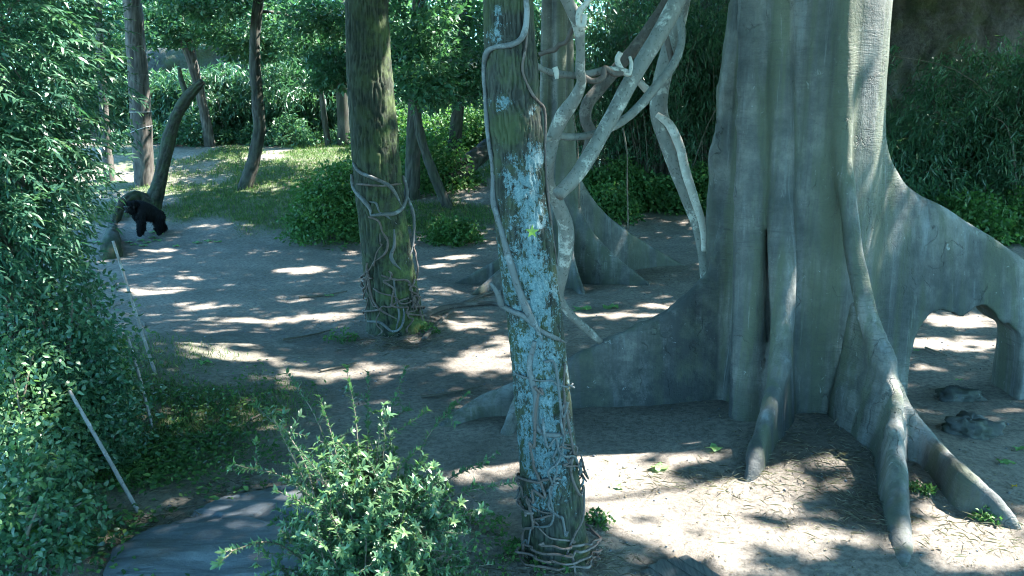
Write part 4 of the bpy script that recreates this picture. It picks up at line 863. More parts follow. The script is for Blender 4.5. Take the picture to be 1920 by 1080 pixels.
# --- the bush in front: arching shoots with whorls of small leaves
def shoot_bush():
    base = np.array([-1.1, 6.15, float(gz(-1.1, 6.15))]); e = thing('evergreen_bush', 'bushy evergreen with arching leafy shoots growing in front of the slate slab', 'shrub', base)
    tips = []
    for (px, py, Y) in ((650, 690, 6.5), (480, 760, 6.3), (540, 700, 6.6), (420, 1035, 5.7), (440, 870, 6.0), (930, 850, 6.3), (960, 905, 6.2), (850, 760, 6.6), (800, 770, 6.5), (720, 760, 6.3), (600, 745, 6.4), (690, 700, 6.8), (505, 770, 6.0), (910, 960, 6.0), (870, 1000, 5.9), (560, 840, 5.8), (520, 920, 5.7), (760, 690, 6.9)):
        tips.append(P(px, py, Y))
    for k in range(380):
        a = RG.uniform(0, 6.28); el = RG.uniform(-.05, 1) ** .9 if RG.random() > .1 else 0; rr = RG.uniform(.45, 1.0)
        el = max(0.02, RG.uniform(-.1, 1.0)); h = math.sin(el * 1.5); w = math.cos(el * 1.35)
        tips.append(base + np.array([math.cos(a) * w * .98 * rr + .05, math.sin(a) * w * .75 * rr, .22 + 1.35 * h * rr]))
    ss = []; PP = []; DD = []; NN = []; LL = []; VV = []
    for t in tips:
        t = np.array(t); b = base + np.array([RG.normal(0, .12), RG.normal(0, .12), -.05]); m = b + (t - b) * .5 + np.array([0, 0, .22 * np.linalg.norm(t - b)])
        pts = [b, m + RG.normal(0, .06, 3), t]; cc = catmull(pts, 40); tan = unit(np.gradient(cc, axis=0))
        v, f, _ = tube(pts, [.010, .007, .003], 5, 16, caps=False); ss.append((v, f))
        lo = 11; vv = RG.random() * .5
        segs = [(cc[lo:], tan[lo:])]
        for s in range(RG.integers(2, 5)):      # side twigs
            i = int(RG.integers(14, 37)); dv = unit(tan[i] * .5 + RG.normal(0, .6, 3) + [0, 0, .25]); ln = RG.uniform(.08, .24)
            q = cc[i] + dv * np.linspace(0, ln, 9)[:, None]; segs.append((q, np.repeat(dv[None], 9, 0)))
            v, f, _ = tube([q[0], q[4], q[8]], [.004, .003, .002], 4, 5, caps=False); ss.append((v, f))
        for q, tn in segs:
            L = np.linalg.norm(q[-1] - q[0]); n = max(6, int(L / .0095)); i = RG.random(n) * (len(q) - 1); i0 = i.astype(int).clip(0, len(q) - 2)
            p = q[i0] + (q[i0 + 1] - q[i0]) * (i - i0)[:, None]; tt = tn[i0]; rad = unit(np.cross(tt, RG.normal(size=(n, 3))))
            d = unit(rad + tt * .75 + np.array([0, 0, .15])); nn = unit(tt * .6 - rad * .5 + RG.normal(0, .3, (n, 3)) + np.array([0, -.1, .6]))
            PP.append(p); DD.append(d); NN.append(nn); LL.append(RG.uniform(.028, .064, n)); VV.append(np.clip(vv + RG.random(n) * .5, 0, 1))
            q_ = q[-1]; m_ = 6; a = RG.uniform(0, 6.28, m_); s1 = unit(np.cross(tn[-1], [0, .3, 1.])); s2 = np.cross(tn[-1], s1)
            dd = unit(s1 * np.cos(a)[:, None] + s2 * np.sin(a)[:, None] + tn[-1] * .8); PP.append(np.repeat(q_[None], m_, 0)); DD.append(dd); NN.append(unit(tn[-1] - dd * .4 + [0, 0, .3])); LL.append(RG.uniform(.040, .076, m_)); VV.append(np.clip(.35 + vv + RG.random(m_) * .4, 0, 1))
    p = np.vstack(PP); d = np.vstack(DD); n = np.vstack(NN); L = np.concatenate(LL); V = np.concatenate(VV); W = L * .36
    k = leaf_objects(e, p, d, n, L, W, V, MAT['leaf_bush'], OVAL, 300)
    leaf_part('foliage', e, p[k], d[k], n[k], L[k], W[k], V[k], MAT['leaf_bush'], LANCE)
    v, f = join(ss); part('shoots', e, v, f, MAT['twig'])['kind'] = 'stuff'
shoot_bush()

# ------------------------------------------------------------------ slate slab, poles, stone, plank
def slab():
    out = [(190, 1100), (215, 1040), (290, 1000), (360, 975), (420, 945), (480, 935), (560, 930), (640, 945), (700, 1000), (720, 1100)]
    g = np.array([G(a, b) for a, b in out]); c = g.mean(0); n = 26; th = np.linspace(0, 1, 140, endpoint=False)
    ring = np.array([np.interp(th * len(out), np.arange(len(out) + 1), np.append(g[:, k], g[0, k])) for k in range(2)]).T
    vs = []
    for j in range(n + 2):
        s = min(1.0, j / (n - 1)); xy = c[:2] + (ring - c[:2]) * s * (1 + .02 * (n2(ring[:, 0], ring[:, 1], 6, 2, 3)[:, None] - .5) * 2)
        z = gz(c[0], c[1]) + .10 - .03 * s ** 6 + .07 * (n2(xy[:, 0] * 1.0, xy[:, 1] * 3.0, 1.6, 4, 9) - .5) + .035 * np.round(4 * n2(xy[:, 0] + .4 * xy[:, 1], xy[:, 1] * 2, 1.1, 2, 12)) * .8
        if j >= n: z = z * 0 + gz(xy[:, 0], xy[:, 1]) - .2; xy = c[:2] + (xy - c[:2]) * 1.03
        vs.append(np.column_stack([xy, z]))
    m = 140; i = np.arange(n + 1)[:, None] * m; j = np.arange(m)[None]; f = np.stack([i + j, i + m + j, i + m + (j + 1) % m, i + (j + 1) % m], -1).reshape(-1, 4)
    solo('slate_slab', np.vstack(vs), f, MAT['slate'], 'flat blue grey slate slab sunk in the ground beside the evergreen bush', 'rock')
slab()
for (a, b, w, dY, lab) in (((212, 452), (291, 700), 6, -.25, 'tall thin pole leaning against the feathery shrub'), ((236, 620), (286, 803), 6, -.1, 'bluish grey pole leaning beside the feathery shrub'), ((130, 732), (262, 965), 8, .25, 'short thick pole leaning on the yellow green shrub')):
    g = G(*b); t = P(a[0], a[1], g[1] + dY); g2 = g + (g - t) * .06
    mid = (t + g) / 2 + RG.normal(0, .015, 3)
    v, f, _ = tube([g2, g, mid, t], np.array([1, 1, .95, .8]) * w / 2 * zc(g) / F, 10, 30, lambda v, rd, c: (.006 * (fbm(v * 12, 2, 4) - .5), np.zeros(v.shape[:2])))
    solo('leaning_pole', v, f, MAT['stick'], lab, 'pole')
def rock(name, label, c, r, seed, mat):
    n = 40; th = np.linspace(0, 2 * math.pi, n, endpoint=False); ph = np.linspace(.02, math.pi - .02, 24)
    u = np.stack([np.outer(np.sin(ph), np.cos(th)), np.outer(np.sin(ph), np.sin(th)), np.repeat(np.cos(ph)[:, None], n, 1)], -1)
    d = .65 + .7 * (fbm(u * 1.5 + seed, 2, seed) - .2) + .55 * np.abs(2 * fbm(u * 2.6 + seed, 4, seed + 2) - 1) - .25 * (1 - np.abs(2 * fbm(u * 5 + seed, 3, seed + 4) - 1)); d = np.maximum(d, .3)
    v = np.array(c) + u * np.array(r) * d[..., None]; i = np.arange(23)[:, None] * n; j = np.arange(n)[None]
    f = np.stack([i + j, i + n + j, i + n + (j + 1) % n, i + (j + 1) % n], -1).reshape(-1, 4)
    solo(name, v.reshape(-1, 3), f, mat, label, 'rock', attrs={'dark': np.full(n * 24, .8)})
g = G(1820, 815); rock('jagged_rock', 'jagged grey rock on the bare earth inside the arched root', g + [0, 0, .05], (.40, .30, .24), 4, MAT['grey_bark'])
g = G(1800, 745); rock('jagged_rock', 'low broken grey rock lying behind the jagged one', g + [0, 0, .02], (.42, .30, .15), 6, MAT['grey_bark'])
# ribbed plank end at the bottom edge
g = G(1262, 1068); e = thing('weathered_planks', 'dark weathered planks lying on the earth in front of the lichen tree', 'planks', g)
for k in range(5):
    x0 = -.26 + k * .105; lx = .048; hh = .05 + .006 * math.sin(k * 2.1); y0, y1 = -.5, .12 - .03 * abs(k - 2)
    v = np.array([(x, y, z) for z in (-.04, hh) for (x, y) in ((x0 - lx, y0), (x0 + lx, y0), (x0 + lx, y1), (x0 - lx, y1))], float) ; a = .55
    rot = np.array([[math.cos(a), -math.sin(a), 0], [math.sin(a), math.cos(a), 0], [0, 0, 1]]); v = v @ rot.T
    f = np.array([(3, 2, 1, 0), (4, 5, 6, 7), (0, 1, 5, 4), (1, 2, 6, 5), (2, 3, 7, 6), (3, 0, 4, 7)])
    link('plank', mesh_np('plank', v, f, MAT['plank'], smooth=False), e)

# dead branches and surface roots
def ground_tube(pts, w, mat, name, label, cat, group=None, lift=.02):
    c = np.array([G(a, b, lift) for a, b in pts]); r = np.array([w * (1 - .6 * k / (len(c) - 1)) / 2 * zc(q) / F for k, q in enumerate(c)])
    c[:, 2] += r * .3
    v, f, _ = tube(c, r, 8, len(c) * 8); return solo(name, v, f, mat, label, cat, group=group)
ground_tube([(790, 600), (830, 582), (880, 575), (925, 572), (950, 580)], 14, MAT['liana_brown'], 'dead_branch', 'dead dark branch lying between the mossy tree and lichen tree', 'branch')
ground_tube([(870, 572), (905, 556), (930, 548)], 9, MAT['liana_brown'], 'dead_branch', 'short dead branch crossing the dark one behind the lichen tree', 'branch')
ground_tube([(795, 640), (815, 615), (840, 592), (850, 585)], 10, MAT['liana_brown'], 'dead_branch', 'thin dead branch slanting from the foot of the mossy tree', 'branch')
ground_tube([(790, 748), (830, 742), (870, 735), (905, 727)], 6, MAT['twig'], 'dead_branch', 'long thin twig on the earth beside the left buttress root', 'branch')
for a in (((470, 790), (490, 780), (505, 768)), ((530, 640), (580, 632), (620, 622)), ((600, 700), (640, 690), (670, 682)), ((330, 960), (360, 955), (400, 952)), ((205, 975), (240, 972), (275, 975)), ((1735, 655), (1752, 662), (1775, 670)), ((1180, 700), (1205, 690), (1230, 694)), ((560, 560), (610, 556), (650, 548))):
    ground_tube(list(a), 5, MAT['twig'], 'fallen_twig', 'thin bare twig lying on the ground of the clearing', 'twig', 'fallen twigs')

# ------------------------------------------------------------------ the gorilla
def gorilla():
    g = G(274, 443); s = 1.0
    e = thing('gorilla', 'black gorilla standing on all fours by the arched root log', 'gorilla', g)
    # local frame: faces left (-x) and slightly to the camera; metres
    V = [('pelvis', .40, .04, .66, .23, None), ('belly', .20, .02, .70, .30, 'pelvis'), ('chest', -.06, 0, .80, .33, 'belly'), ('withers', -.22, 0, .98, .22, 'chest'), ('neck', -.36, -.08, .96, .20, 'withers'),
         ('head', -.50, -.16, .93, .165, 'neck'), ('muzzle', -.61, -.24, .82, .095, 'head'), ('crest', -.44, -.12, 1.12, .10, 'head'),
         ('shL', -.20, -.26, .74, .17, 'chest'), ('elL', -.24, -.33, .42, .125, 'shL'), ('wrL', -.30, -.35, .16, .095, 'elL'), ('haL', -.36, -.36, .05, .075, 'wrL'),
         ('shR', -.16, .26, .74, .17, 'chest'), ('elR', -.02, .31, .44, .12, 'shR'), ('wrR', .02, .30, .16, .09, 'elR'), ('haR', -.05, .30, .05, .07, 'wrR'),
         ('hipL', .42, -.18, .54, .19, 'pelvis'), ('knL', .28, -.24, .34, .14, 'hipL'), ('anL', .38, -.24, .12, .09, 'knL'), ('ftL', .24, -.26, .05, .065, 'anL'),
         ('hipR', .48, .18, .54, .18, 'pelvis'), ('knR', .56, .22, .34, .13, 'hipR'), ('anR', .70, .22, .13, .09, 'knR'), ('ftR', .60, .20, .05, .065, 'anR')]
    ix = {v[0]: k for k, v in enumerate(V)}; a = .75; e.scale = (.92, .92, .92)
    def rot(x, y, z): return (x * math.cos(a) - y * math.sin(a), x * math.sin(a) + y * math.cos(a), z)
    me = bpy.data.meshes.new('body'); me.from_pydata([rot(*v[1:4]) for v in V], [(ix[v[5]], k) for k, v in enumerate(V) if v[5]], []); me.materials.append(MAT['fur'])
    o = link('body', me, e); m = o.modifiers.new('skin', 'SKIN'); m.use_smooth_shade = True
    if not me.skin_vertices: 
        bpy.context.view_layer.objects.active = o
    sk = me.skin_vertices[0].data if me.skin_vertices else None
    if sk:
        for k, v in enumerate(V): sk[k].radius = (v[4], v[4]); sk[k].use_root = (k == 0)
    sb = o.modifiers.new('subd', 'SUBSURF'); sb.levels = 2; sb.render_levels = 2
    # face: bare brow, eyes and nose pad, ears
    h = np.array(rot(-.56, -.23, .94)); fw = unit(np.array(rot(-.8, -.6, -.15)))
    def lump(nm, c, r, mat):
        th = np.linspace(0, 2 * math.pi, 12, endpoint=False); ph = np.linspace(.05, math.pi - .05, 8)
        u = np.stack([np.outer(np.sin(ph), np.cos(th)), np.outer(np.sin(ph), np.sin(th)), np.repeat(np.cos(ph)[:, None], 12, 1)], -1); v = (np.array(c) + u * np.array(r)).reshape(-1, 3)
        i = np.arange(7)[:, None] * 12; j = np.arange(12)[None]; f = np.stack([i + j, i + 12 + j, i + 12 + (j + 1) % 12, i + (j + 1) % 12], -1).reshape(-1, 4)
        return link(nm, mesh_np(nm, v, f, mat), e)
    PP, DD = [], []
    for k, v in enumerate(V):
        if not v[5] or v[0] in ('muzzle', 'haL', 'haR', 'ftL', 'ftR'): continue
        b_ = V[ix[v[5]]]; A_ = np.array(rot(*v[1:4])); B_ = np.array(rot(*b_[1:4])); n_ = 420; t_ = RG.random(n_)[:, None]; u_ = rnd_unit(n_); ax_ = unit(A_ - B_); u_ = unit(u_ - ax_ * (u_ @ ax_)[:, None])
        PP.append(B_ + (A_ - B_) * t_ + u_ * (b_[4] + (v[4] - b_[4]) * t_) * .84); DD.append(unit(u_ * .55 + ax_ * .5 + np.array([0, 0, -.7]) + RG.normal(0, .2, u_.shape)))
    p_ = np.vstack(PP); d_ = np.vstack(DD); fv, ff, fa = leaves(p_, d_, rnd_unit(len(p_)), RG.uniform(.05, .11, len(p_)), .012, RG.random(len(p_)))
    fo = link('hair', mesh_np('hair', fv, ff, MAT['fur'], attrs={'v': fa}), o); fo['kind'] = 'stuff'
    sd = unit(np.cross(fw, [0, 0, 1.]))
    lump('brow', h + fw * .055 + [0, 0, .06], (.10, .05, .03), MAT['skin'])
    lump('nose', h + fw * .13 + [0, 0, -.07], (.05, .04, .035), MAT['skin'])
    for q in (-1, 1):
        lump('eye', h + fw * .085 + sd * q * .04 + [0, 0, .02], (.014, .014, .012), MAT['skin']); lump('ear', h - fw * .07 + sd * q * .155 + [0, 0, .02], (.02, .03, .04), MAT['skin'])
gorilla()

# ------------------------------------------------------------------ scraps and litter on the ground
def scrap(px, py, size, mat, label, cat, group, name, seed):
    rg = np.random.default_rng(seed); g = G(px, py); s = size / 2 * zc(g) / F; k = 14; n = 5; V = []; c0 = rg.uniform(0, 6.28)
    th = np.linspace(0, 2 * math.pi, k, endpoint=False); rr = 1 + .28 * rg.normal(0, 1, k) * .6 + .18 * np.cos(5 * th + c0)
    vs = []
    for j in range(1, n + 1):
        q = j / n; x = np.cos(th) * rr * q * s; y = np.sin(th) * rr * q * s * .75; z = .02 + s * (.18 * np.sin(th * 3 + c0) * q ** 2 + .10 * np.sin(th * 5) * q ** 3 + .08 * rg.normal(0, 1, k) * q + .12)
        vs.append(np.stack([x, y, np.maximum(z, .008)], 1))
    v = np.vstack([[[0, 0, .02 + .05 * s]]] + vs); f = []
    for j in range(n - 1):
        for i in range(k): f += [(1 + j * k + i, 1 + j * k + (i + 1) % k, 1 + (j + 1) * k + i), (1 + j * k + (i + 1) % k, 1 + (j + 1) * k + (i + 1) % k, 1 + (j + 1) * k + i)]
    for i in range(k): f.append((0, 1 + (i + 1) % k, 1 + i))
    att = np.clip(.3 + .6 * rg.random(len(v)), 0, 1)
    o = link(name, mesh_np(name, v, np.array(f), mat, attrs={'v': att}), None, g.tolist()); tag(o, label, cat, group); return o
lg = 'green leaf scraps dropped on the earth'
for k, (px, py, s, lab) in enumerate(((1237, 882, 34, 'bright green torn leaf on the sunlit earth left of a buttress foot'), (1340, 846, 30, 'green torn leaf in the shade beside a buttress foot'), (1022, 0, 0, ''), (1104, 748, 22, 'small green sprig against the left buttress root'),
        (1090, 582, 34, 'limp green leaf on the earth right of the lichen tree'), (1146, 578, 30, 'limp green leaf lying before the slim buttressed tree'), (1216, 484, 24, 'green leaf scrap at the foot of the slim buttressed tree'), (1162, 916, 18, 'small green leaf on the sunlit earth right of the lichen tree'), (1024, 682, 0, ''), (1885, 870, 30, 'pale green crumpled leaf beside the right buttress root'), (1915, 846, 28, 'green crumpled leaf near the arched root foot'), (1797, 715, 12, 'tiny green leaf inside the arched root'), (1718, 660, 12, 'pale scrap on the earth seen through the arched hole'), (850, 790, 14, 'small fallen leaf at the tip of the left buttress root'), (618, 556, 18, 'small green leaf in the middle of the clearing'), (385, 682, 26, 'green leaf at the edge of the grass'))):
    if s: scrap(px, py, s, MAT['leaf_salad'], lab, 'leaf', lg, 'leaf_scrap', k)
for k, (px, py) in enumerate(((250, 460), (262, 452), (275, 456), (285, 447), (295, 452), (240, 455), (268, 462), (330, 463), (370, 457), (390, 453), (408, 455), (180, 455), (286, 437), (300, 440))):
    scrap(px, py, 15, MAT['leaf_salad'], 'torn green leaf strewn on the earth around the gorilla', 'leaf', 'leaves strewn round the gorilla', 'torn_leaf', 40 + k)
scrap(1902, 915, 13, MAT['leaf_yellow'], 'small yellow fallen leaf beside the right buttress root', 'leaf', None, 'yellow_leaf', 3)
# green star leaf stuck on the lichen trunk
p0 = on_trunk('front', 998, 434, .012); e = thing('ivy_leaf', 'lime green star shaped leaf on the lichen trunk', 'leaf', p0)
th = np.linspace(0, 2 * math.pi, 10, endpoint=False) + .3; rr = np.where(np.arange(10) % 2, .022, .058)
v = np.vstack([[0, -.012, 0], np.stack([rr * np.cos(th), np.where(np.arange(10) % 2, -.004, -.016), rr * np.sin(th)], 1)]); f = np.array([(0, 1 + i, 1 + (i + 1) % 10) for i in range(10)])
link('blade', mesh_np('blade', v, f, MAT['leaf_lime'], attrs={'v': np.full(11, .7)}), e)

def in_poly_mask(x, y, fn, n): k = fn(x, y) > RG.random(n); return k
# grass blades
n = 130000
x = np.concatenate([RG.uniform(-8.5, -2, n // 2), RG.uniform(-13, 2, n // 2)]); y = np.concatenate([RG.uniform(6.2, 14.5, n // 2), RG.uniform(25, 38, n // 2)])
k = (grass_mask(x, y) - .15) > RG.random(n) * .9; x, y = x[k], y[k]; n = len(x)
p = np.stack([x, y, gz(x, y) - .01], 1); d = unit(np.stack([RG.normal(0, .45, n), RG.normal(0, .45, n), np.ones(n)], 1)); far = np.where(y > 20, 1.6, 1.0)
v, f, a = leaves(p, d, unit(np.stack([RG.normal(0, 1, n), RG.normal(-.3, 1, n), np.full(n, .3)], 1)), RG.uniform(.04, .12, n) * far, .008 * far * RG.uniform(.7, 1.5, n), RG.random(n))
tag(link('grass', mesh_np('grass', v, f, MAT['grass'], attrs={'v': a})), 'short green grass on the edge of the clearing', 'grass', kind='stuff')
# ground cover leaves at the left
n = 60000
x = RG.uniform(-8, -2.2, n); y = RG.uniform(5.8, 13, n); m = np.clip(blob(-4.9, 8.7, 1.1, 1.9, x, y) + .8 * blob(-4.0, 7.7, .8, .9, x, y) + .75 * blob(-3.9, 9.8, .75, 1.5, x, y) + .3 * blob(-3.2, 9.2, .6, 1.0, x, y), 0, 1) * sm(.3, .6, n2(x, y, 1.6, 3, 44))
pxs, pys, _ = to_px(np.stack([x, y, gz(x, y)], 1)); k = m > RG.random(n); x, y = x[k], y[k]; n = len(x)
p = np.stack([x, y, gz(x, y) + RG.uniform(.01, .12, n)], 1); d = rnd_unit(n); d[:, 2] *= .3; 
v, f, a = leaves(p, d, unit(np.stack([RG.normal(0, .4, n), RG.normal(-.2, .4, n), np.ones(n)], 1)), RG.uniform(.04, .09, n), RG.uniform(.025, .05, n), RG.random(n))
tag(link('ground_cover', mesh_np('ground_cover', v, f, MAT['leaf_low'], attrs={'v': a})), 'low leafy ground cover under the shrubs', 'ground cover', kind='stuff')
# dry leaf litter and straw
n = 30000
x = RG.uniform(-9, 10, n); y = 5.5 + 26 * RG.random(n) ** 1.4; k = sm(.42, .7, n2(x, y, .6, 3, 51)) * .8 + .12 > RG.random(n); x, y = x[k], y[k]; n = len(x)
p = np.stack([x, y, gz(x, y) + .012], 1); d = rnd_unit(n); d[:, 2] *= .15
v, f, a = leaves(p, d, unit(np.stack([RG.normal(0, .25, n), RG.normal(0, .25, n), np.ones(n)], 1)), RG.uniform(.015, .055, n), RG.uniform(.008, .026, n), RG.random(n) ** 1.5)
tag(link('leaf_litter', mesh_np('leaf_litter', v, f, MAT['leaf_dry'], attrs={'v': a})), 'dry leaf litter scattered over the earth', 'leaf litter', kind='stuff')
n = 2600
x = RG.uniform(-7, 9, n); y = 5.6 + 20 * RG.random(n) ** 1.5; k = n2(x, y, .9, 2, 61) > .45; x, y = x[k], y[k]; n = len(x)
o8 = np.array([[1, 0, 0], [-1, 0, 0], [0, 1, 0], [0, -1, 0], [0, 0, .7], [0, 0, -.7]]); t8 = np.array([[0, 2, 4], [2, 1, 4], [1, 3, 4], [3, 0, 4], [2, 0, 5], [1, 2, 5], [3, 1, 5], [0, 3, 5]])
sz = RG.uniform(.006, .022, n) ; v = np.stack([x, y, gz(x, y) + sz * .3], 1)[:, None] + o8[None] * sz[:, None, None] * RG.uniform(.6, 1.3, (n, 6, 1)); f = (np.arange(n)[:, None, None] * 6 + t8[None]).reshape(-1, 3)
tag(link('pebbles', mesh_np('pebbles', v.reshape(-1, 3), f, MAT['slate'])), 'small grey pebbles and crumbs scattered over the earth', 'pebbles', kind='stuff')
xs, ys = [], []
for (px, py, sx, sy, m) in ((1320, 900, .45, .22, 260), (1560, 880, .45, .5, 620), (1620, 960, .2, .25, 300), (1480, 960, .5, .3, 160), (740, 645, .35, .25, 500), (1080, 1050, .3, .2, 300), (1820, 1000, .5, .3, 300), (1000, 1060, .5, .2, 250), (470, 930, .4, .2, 200), (350, 985, .4, .15, 200)):
    g = G(px, py); xs.append(RG.normal(g[0], sx, m)); ys.append(RG.normal(g[1], sy, m))
x = np.concatenate(xs); y = np.concatenate(ys); n = len(x); p = np.stack([x, y, gz(x, y) + RG.uniform(.008, .05, n)], 1); d = rnd_unit(n); d[:, 2] *= .22
v, f, a = leaves(p, d, np.tile([0, 0, 1.0], (n, 1)), RG.uniform(.05, .17, n), RG.uniform(.002, .004, n), RG.random(n))
tag(link('straw_litter', mesh_np('straw_litter', v, f, MAT['straw'], attrs={'v': a})), 'dry straw and root fibres strewn round the tree feet', 'straw', kind='stuff')
# weeds at tree feet
for k, (px, py, s, lab) in enumerate(((640, 640, .28, 'small weed left of the mossy tree foot'), (800, 625, .22, 'small weed right of the mossy tree foot'), (1040, 1062, .22, 'small leafy weed at the front of the lichen tree foot'), (1120, 985, .16, 'small leafy weed right of the lichen tree foot'), (890, 1000, .35, 'low weedy plant between the evergreen bush and lichen tree'), (945, 1050, .3, 'low leafy weed left of the lichen tree foot'), (1730, 925, .12, 'grassy weed between the forked buttress roots'), (1855, 975, .18, 'grassy weed at the tip of the right buttress root'))):
    b0 = G(px, py); bush('weed', lab, 'plant', b0, (s, s * .8, s * .8), 26, 9, .055, .03, MAT['leaf_low'], 60 + k, stems=5, crad=.3)

# ------------------------------------------------------------------ overhead canopy, unseen, with gaps cut to place the sun patches
LIT = []
def lit_ground(px, py, rx, ry):
    a = G(px, py); b = G(px, py - ry); c2 = G(px, py + ry); LIT.append((a, max(.12, rx * zc(a) / F), max(.12, (b[1] - c2[1]) / 2)))
for q in ((1080, 872, 270, 22), (1290, 915, 190, 58), (1400, 885, 65, 55), (1475, 925, 60, 45), (1345, 965, 140, 36), (1230, 1010, 110, 20), (1490, 1010, 90, 24), (1800, 1008, 150, 36), (1890, 1040, 80, 20), (1700, 1020, 60, 20), (1140, 940, 100, 34), (1340, 1050, 80, 16),
          (900, 678, 75, 24), (880, 610, 50, 8), (950, 645, 40, 12), (590, 704, 80, 9), (440, 668, 100, 10), (690, 690, 45, 12), (290, 547, 70, 7), (350, 520, 45, 3), (370, 576, 55, 7), (560, 508, 55, 6), (610, 595, 70, 7), (480, 602, 90, 5), (740, 706, 40, 6),
          (850, 482, 45, 5), (820, 500, 30, 4), (350, 300, 90, 6), (320, 284, 70, 4), (530, 325, 110, 8), (580, 300, 60, 6), (400, 322, 40, 4), (380, 425, 35, 3), (410, 385, 40, 3), (1780, 600, 110, 14), (1750, 645, 80, 13), (1830, 642, 50, 8), (1740, 692, 30, 5), (1900, 780, 40, 8),
          (1140, 592, 80, 6), (1230, 575, 60, 5), (1200, 590, 40, 4), (1180, 415, 30, 2), (640, 272, 60, 3), (460, 305, 60, 4), (300, 470, 40, 3), (960, 850, 60, 8)):
    lit_ground(*q)
def lit_at(px, py, Y, r): LIT.append((P(px, py, Y), r, r))
for q in ((710, 860, 5.9, .38), (640, 760, 6.2, .22), (780, 930, 5.7, .30), (840, 880, 5.9, .2), (120, 60, 8.5, .5), (200, 120, 8.6, .3), (60, 230, 8.3, .35), (170, 260, 8.4, .2), (40, 700, 8.0, .3), (60, 800, 7.7, .2), (110, 560, 9.0, .2),
          (1650, 60, 11.0, .30), (1640, 180, 10.9, .2), (1615, 280, 10.7, .14), (1640, 650, 9.7, .25), (1690, 790, 8.9, .22), (1715, 730, 9.3, .25), (1790, 870, 8.8, .2), (1600, 420, 10.3, .12), (1700, 340, 11.5, .2), (1800, 400, 11.7, .2), (1418, 840, 9.1, .22), (1060, 560, 7.2, .12), (1062, 740, 7.2, .2),
          (735, 130, 15, .4), (755, 520, 15, .25), (745, 260, 15, .2), (570, 200, 37.5, 2.6), (440, 235, 37.5, 2.2), (520, 240, 37.5, 2), (640, 190, 37.5, 2), (390, 60, 34, 3), (470, 60, 38, 3), (570, 40, 33, 3), (620, 110, 33, 2.5), (340, 120, 40, 2), (390, 230, 37, .8), (740, 190, 40, 2.5), (250, 60, 36, .5), (255, 170, 33, .4), (900, 150, 40, 2.5), (1010, 120, 45, 3), (1065, 200, 9.2, .2), (1055, 430, 10, .25), (1290, 380, 12.5, .25), (660, 300, 25, .8)):
    lit_at(*q)
for (x, y) in ((10.5, 11.5), (13.5, 18.5), (18, 26.5), (23, 34), (18, 10), (23, 18), (11.5, 4), (27, 27), (6, -1)):
    c = np.array([(x, y, float(gz(x, y)) - .2), (x + .2, y, 5), (x, y + .2, 12)]); v, f, ca = tube(c, [.45, .36, .2], 24, 50, bark_disp(6, .025))
    e = thing('canopy_tree', 'tall tree outside the clearing whose crown shades it', 'tree', (x, y, float(gz(x, y))), 'canopy trees'); part('trunk', e, v, f, MAT['dark_bark'], attrs={'cav': ca, 'moss': ca + .4}); HOLD.append((x, y, e))
NC = 16500; PER = 26
c = np.stack([RG.uniform(-15, 29, NC), RG.uniform(-7, 49, NC), RG.uniform(9.2, 14.5, NC)], 1)  # extends behind the camera too, added to hold back sky light
p, d, nn = clumps(c, .85, PER, .8, .15, .45)
own = np.argmin([(np.hypot(c[:, 0] - h[0], c[:, 1] - h[1])) for h in HOLD], 0); own = np.repeat(own, PER)
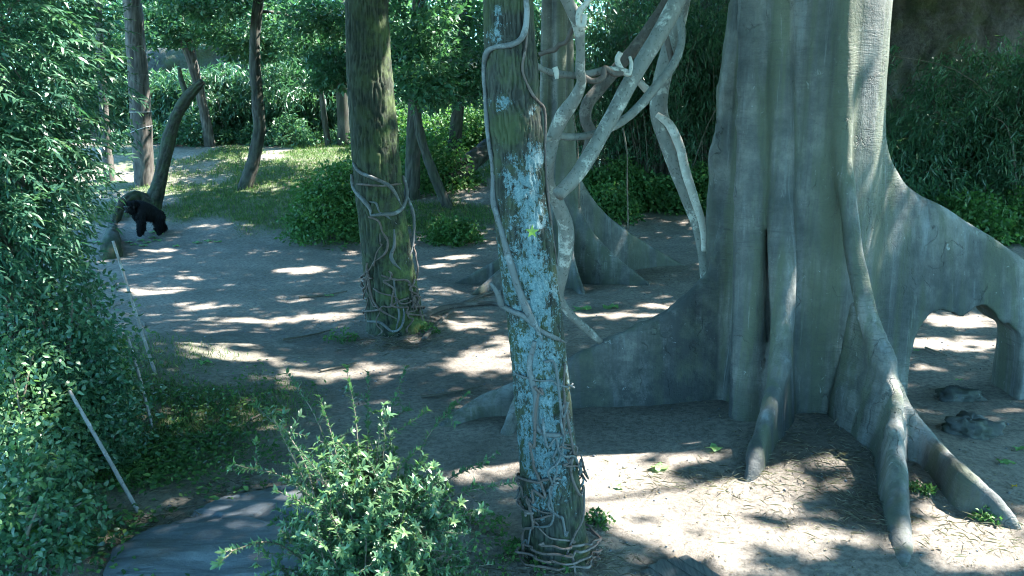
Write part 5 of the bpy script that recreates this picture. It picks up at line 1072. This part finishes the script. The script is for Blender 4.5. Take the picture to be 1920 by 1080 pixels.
# crown leaves are thinned so the sun lights the back of the clearing
t = p[:, 2] / SUND[2]; lx = p[:, 0] - t * SUND[0]; ly = p[:, 1] - t * SUND[1]
thin = .95 * sm(33, 36, ly + 1.5) * (1 - sm(-2 + 3 * sm(36, 39, ly), 3 + 3 * sm(36, 39, ly), lx)) + .40 * sm(27, 30, ly) * (1 - sm(-3, 0, lx)) * (1 - sm(33, 36, ly))
cut = (np.repeat(RG.random(NC), PER) < thin); jit = .5 + 1.0 * fbm(p * 1.6, 3, 5)
for q, rx, ry in LIT:
    t = (p[:, 2] - q[2]) / SUND[2]; hx = p[:, 0] - t * SUND[0] - q[0]; hy = p[:, 1] - t * SUND[1] - q[1]
    cut |= ((hx / (rx + .05)) ** 2 + (hy / (ry + .07)) ** 2 < jit ** 2) & (t > 0)
fleck = np.repeat(RG.random(NC), PER)
for (px, py, Y_, r, pr) in ((100, 100, 8.5, 1.2, .75), (60, 250, 8.4, .9, .65), (180, 40, 9, .8, .7), (150, 210, 8.6, .5, .8), (60, 620, 9.0, .7, .6), (40, 780, 7.8, .6, .7), (690, 860, 6.0, .75, .92), (780, 960, 5.7, .6, .9), (600, 800, 6.2, .45, .8), (60, 880, 7.2, .5, .4), (390, 800, 10.0, 1.3, .5), (620, 350, 24.5, 1.0, .6), (840, 420, 25, 1.0, .5), (1680, 60, 11.2, .8, 1), (1660, 170, 11.0, .4, .8), (725, 200, 15.0, .9, .5), (755, 450, 15, .5, .5), (1330, 945, 8.5, 1.4, .6), (1150, 930, 8.7, .7, .7), (1820, 1010, 7.8, .9, .7), (420, 560, 16.5, 2.6, .12), (700, 480, 19, 2.5, .12), (1150, 60, 10, .8, .35), (1260, 240, 12.4, .6, .4)):
    q = P(px, py, Y_); t = (p[:, 2] - q[2]) / SUND[2]; hx = p[:, 0] - t * SUND[0] - q[0]; hy = p[:, 1] - t * SUND[1] - q[1]
    cut |= (hx ** 2 + hy ** 2 < (r * jit) ** 2) & (fleck < pr)
top = HC + p[:, 1] * math.tan(R_(6.0)) + .7
cut |= (p[:, 2] < top) & (p[:, 1] < 30)
p, d, nn, own = p[~cut], d[~cut], nn[~cut], own[~cut]
for k, (hx_, hy_, e) in enumerate(HOLD):
    m = own == k
    if m.sum() < 20: continue
    q = p[m]; nq = len(q)
    leaf_part('crown', e, q, d[m], nn[m], RG.uniform(.26, .44, nq), RG.uniform(.18, .30, nq), RG.random(nq), MAT['leaf_tree'])
    ss = []
    for j in RG.choice(nq, min(4, nq), False):
        t_ = q[j]; s_ = np.array([hx_, hy_, 9.0]); v, f, _ = tube([s_, (s_ + t_) / 2 + [0, 0, .5], t_], [.07, .04, .012], 7, 14, caps=False); ss.append((v, f))
    v, f = join(ss); part('limbs', e, v, f, MAT['dark_bark'], attrs={'cav': np.zeros(len(v)), 'moss': np.zeros(len(v))})['kind'] = 'stuff'
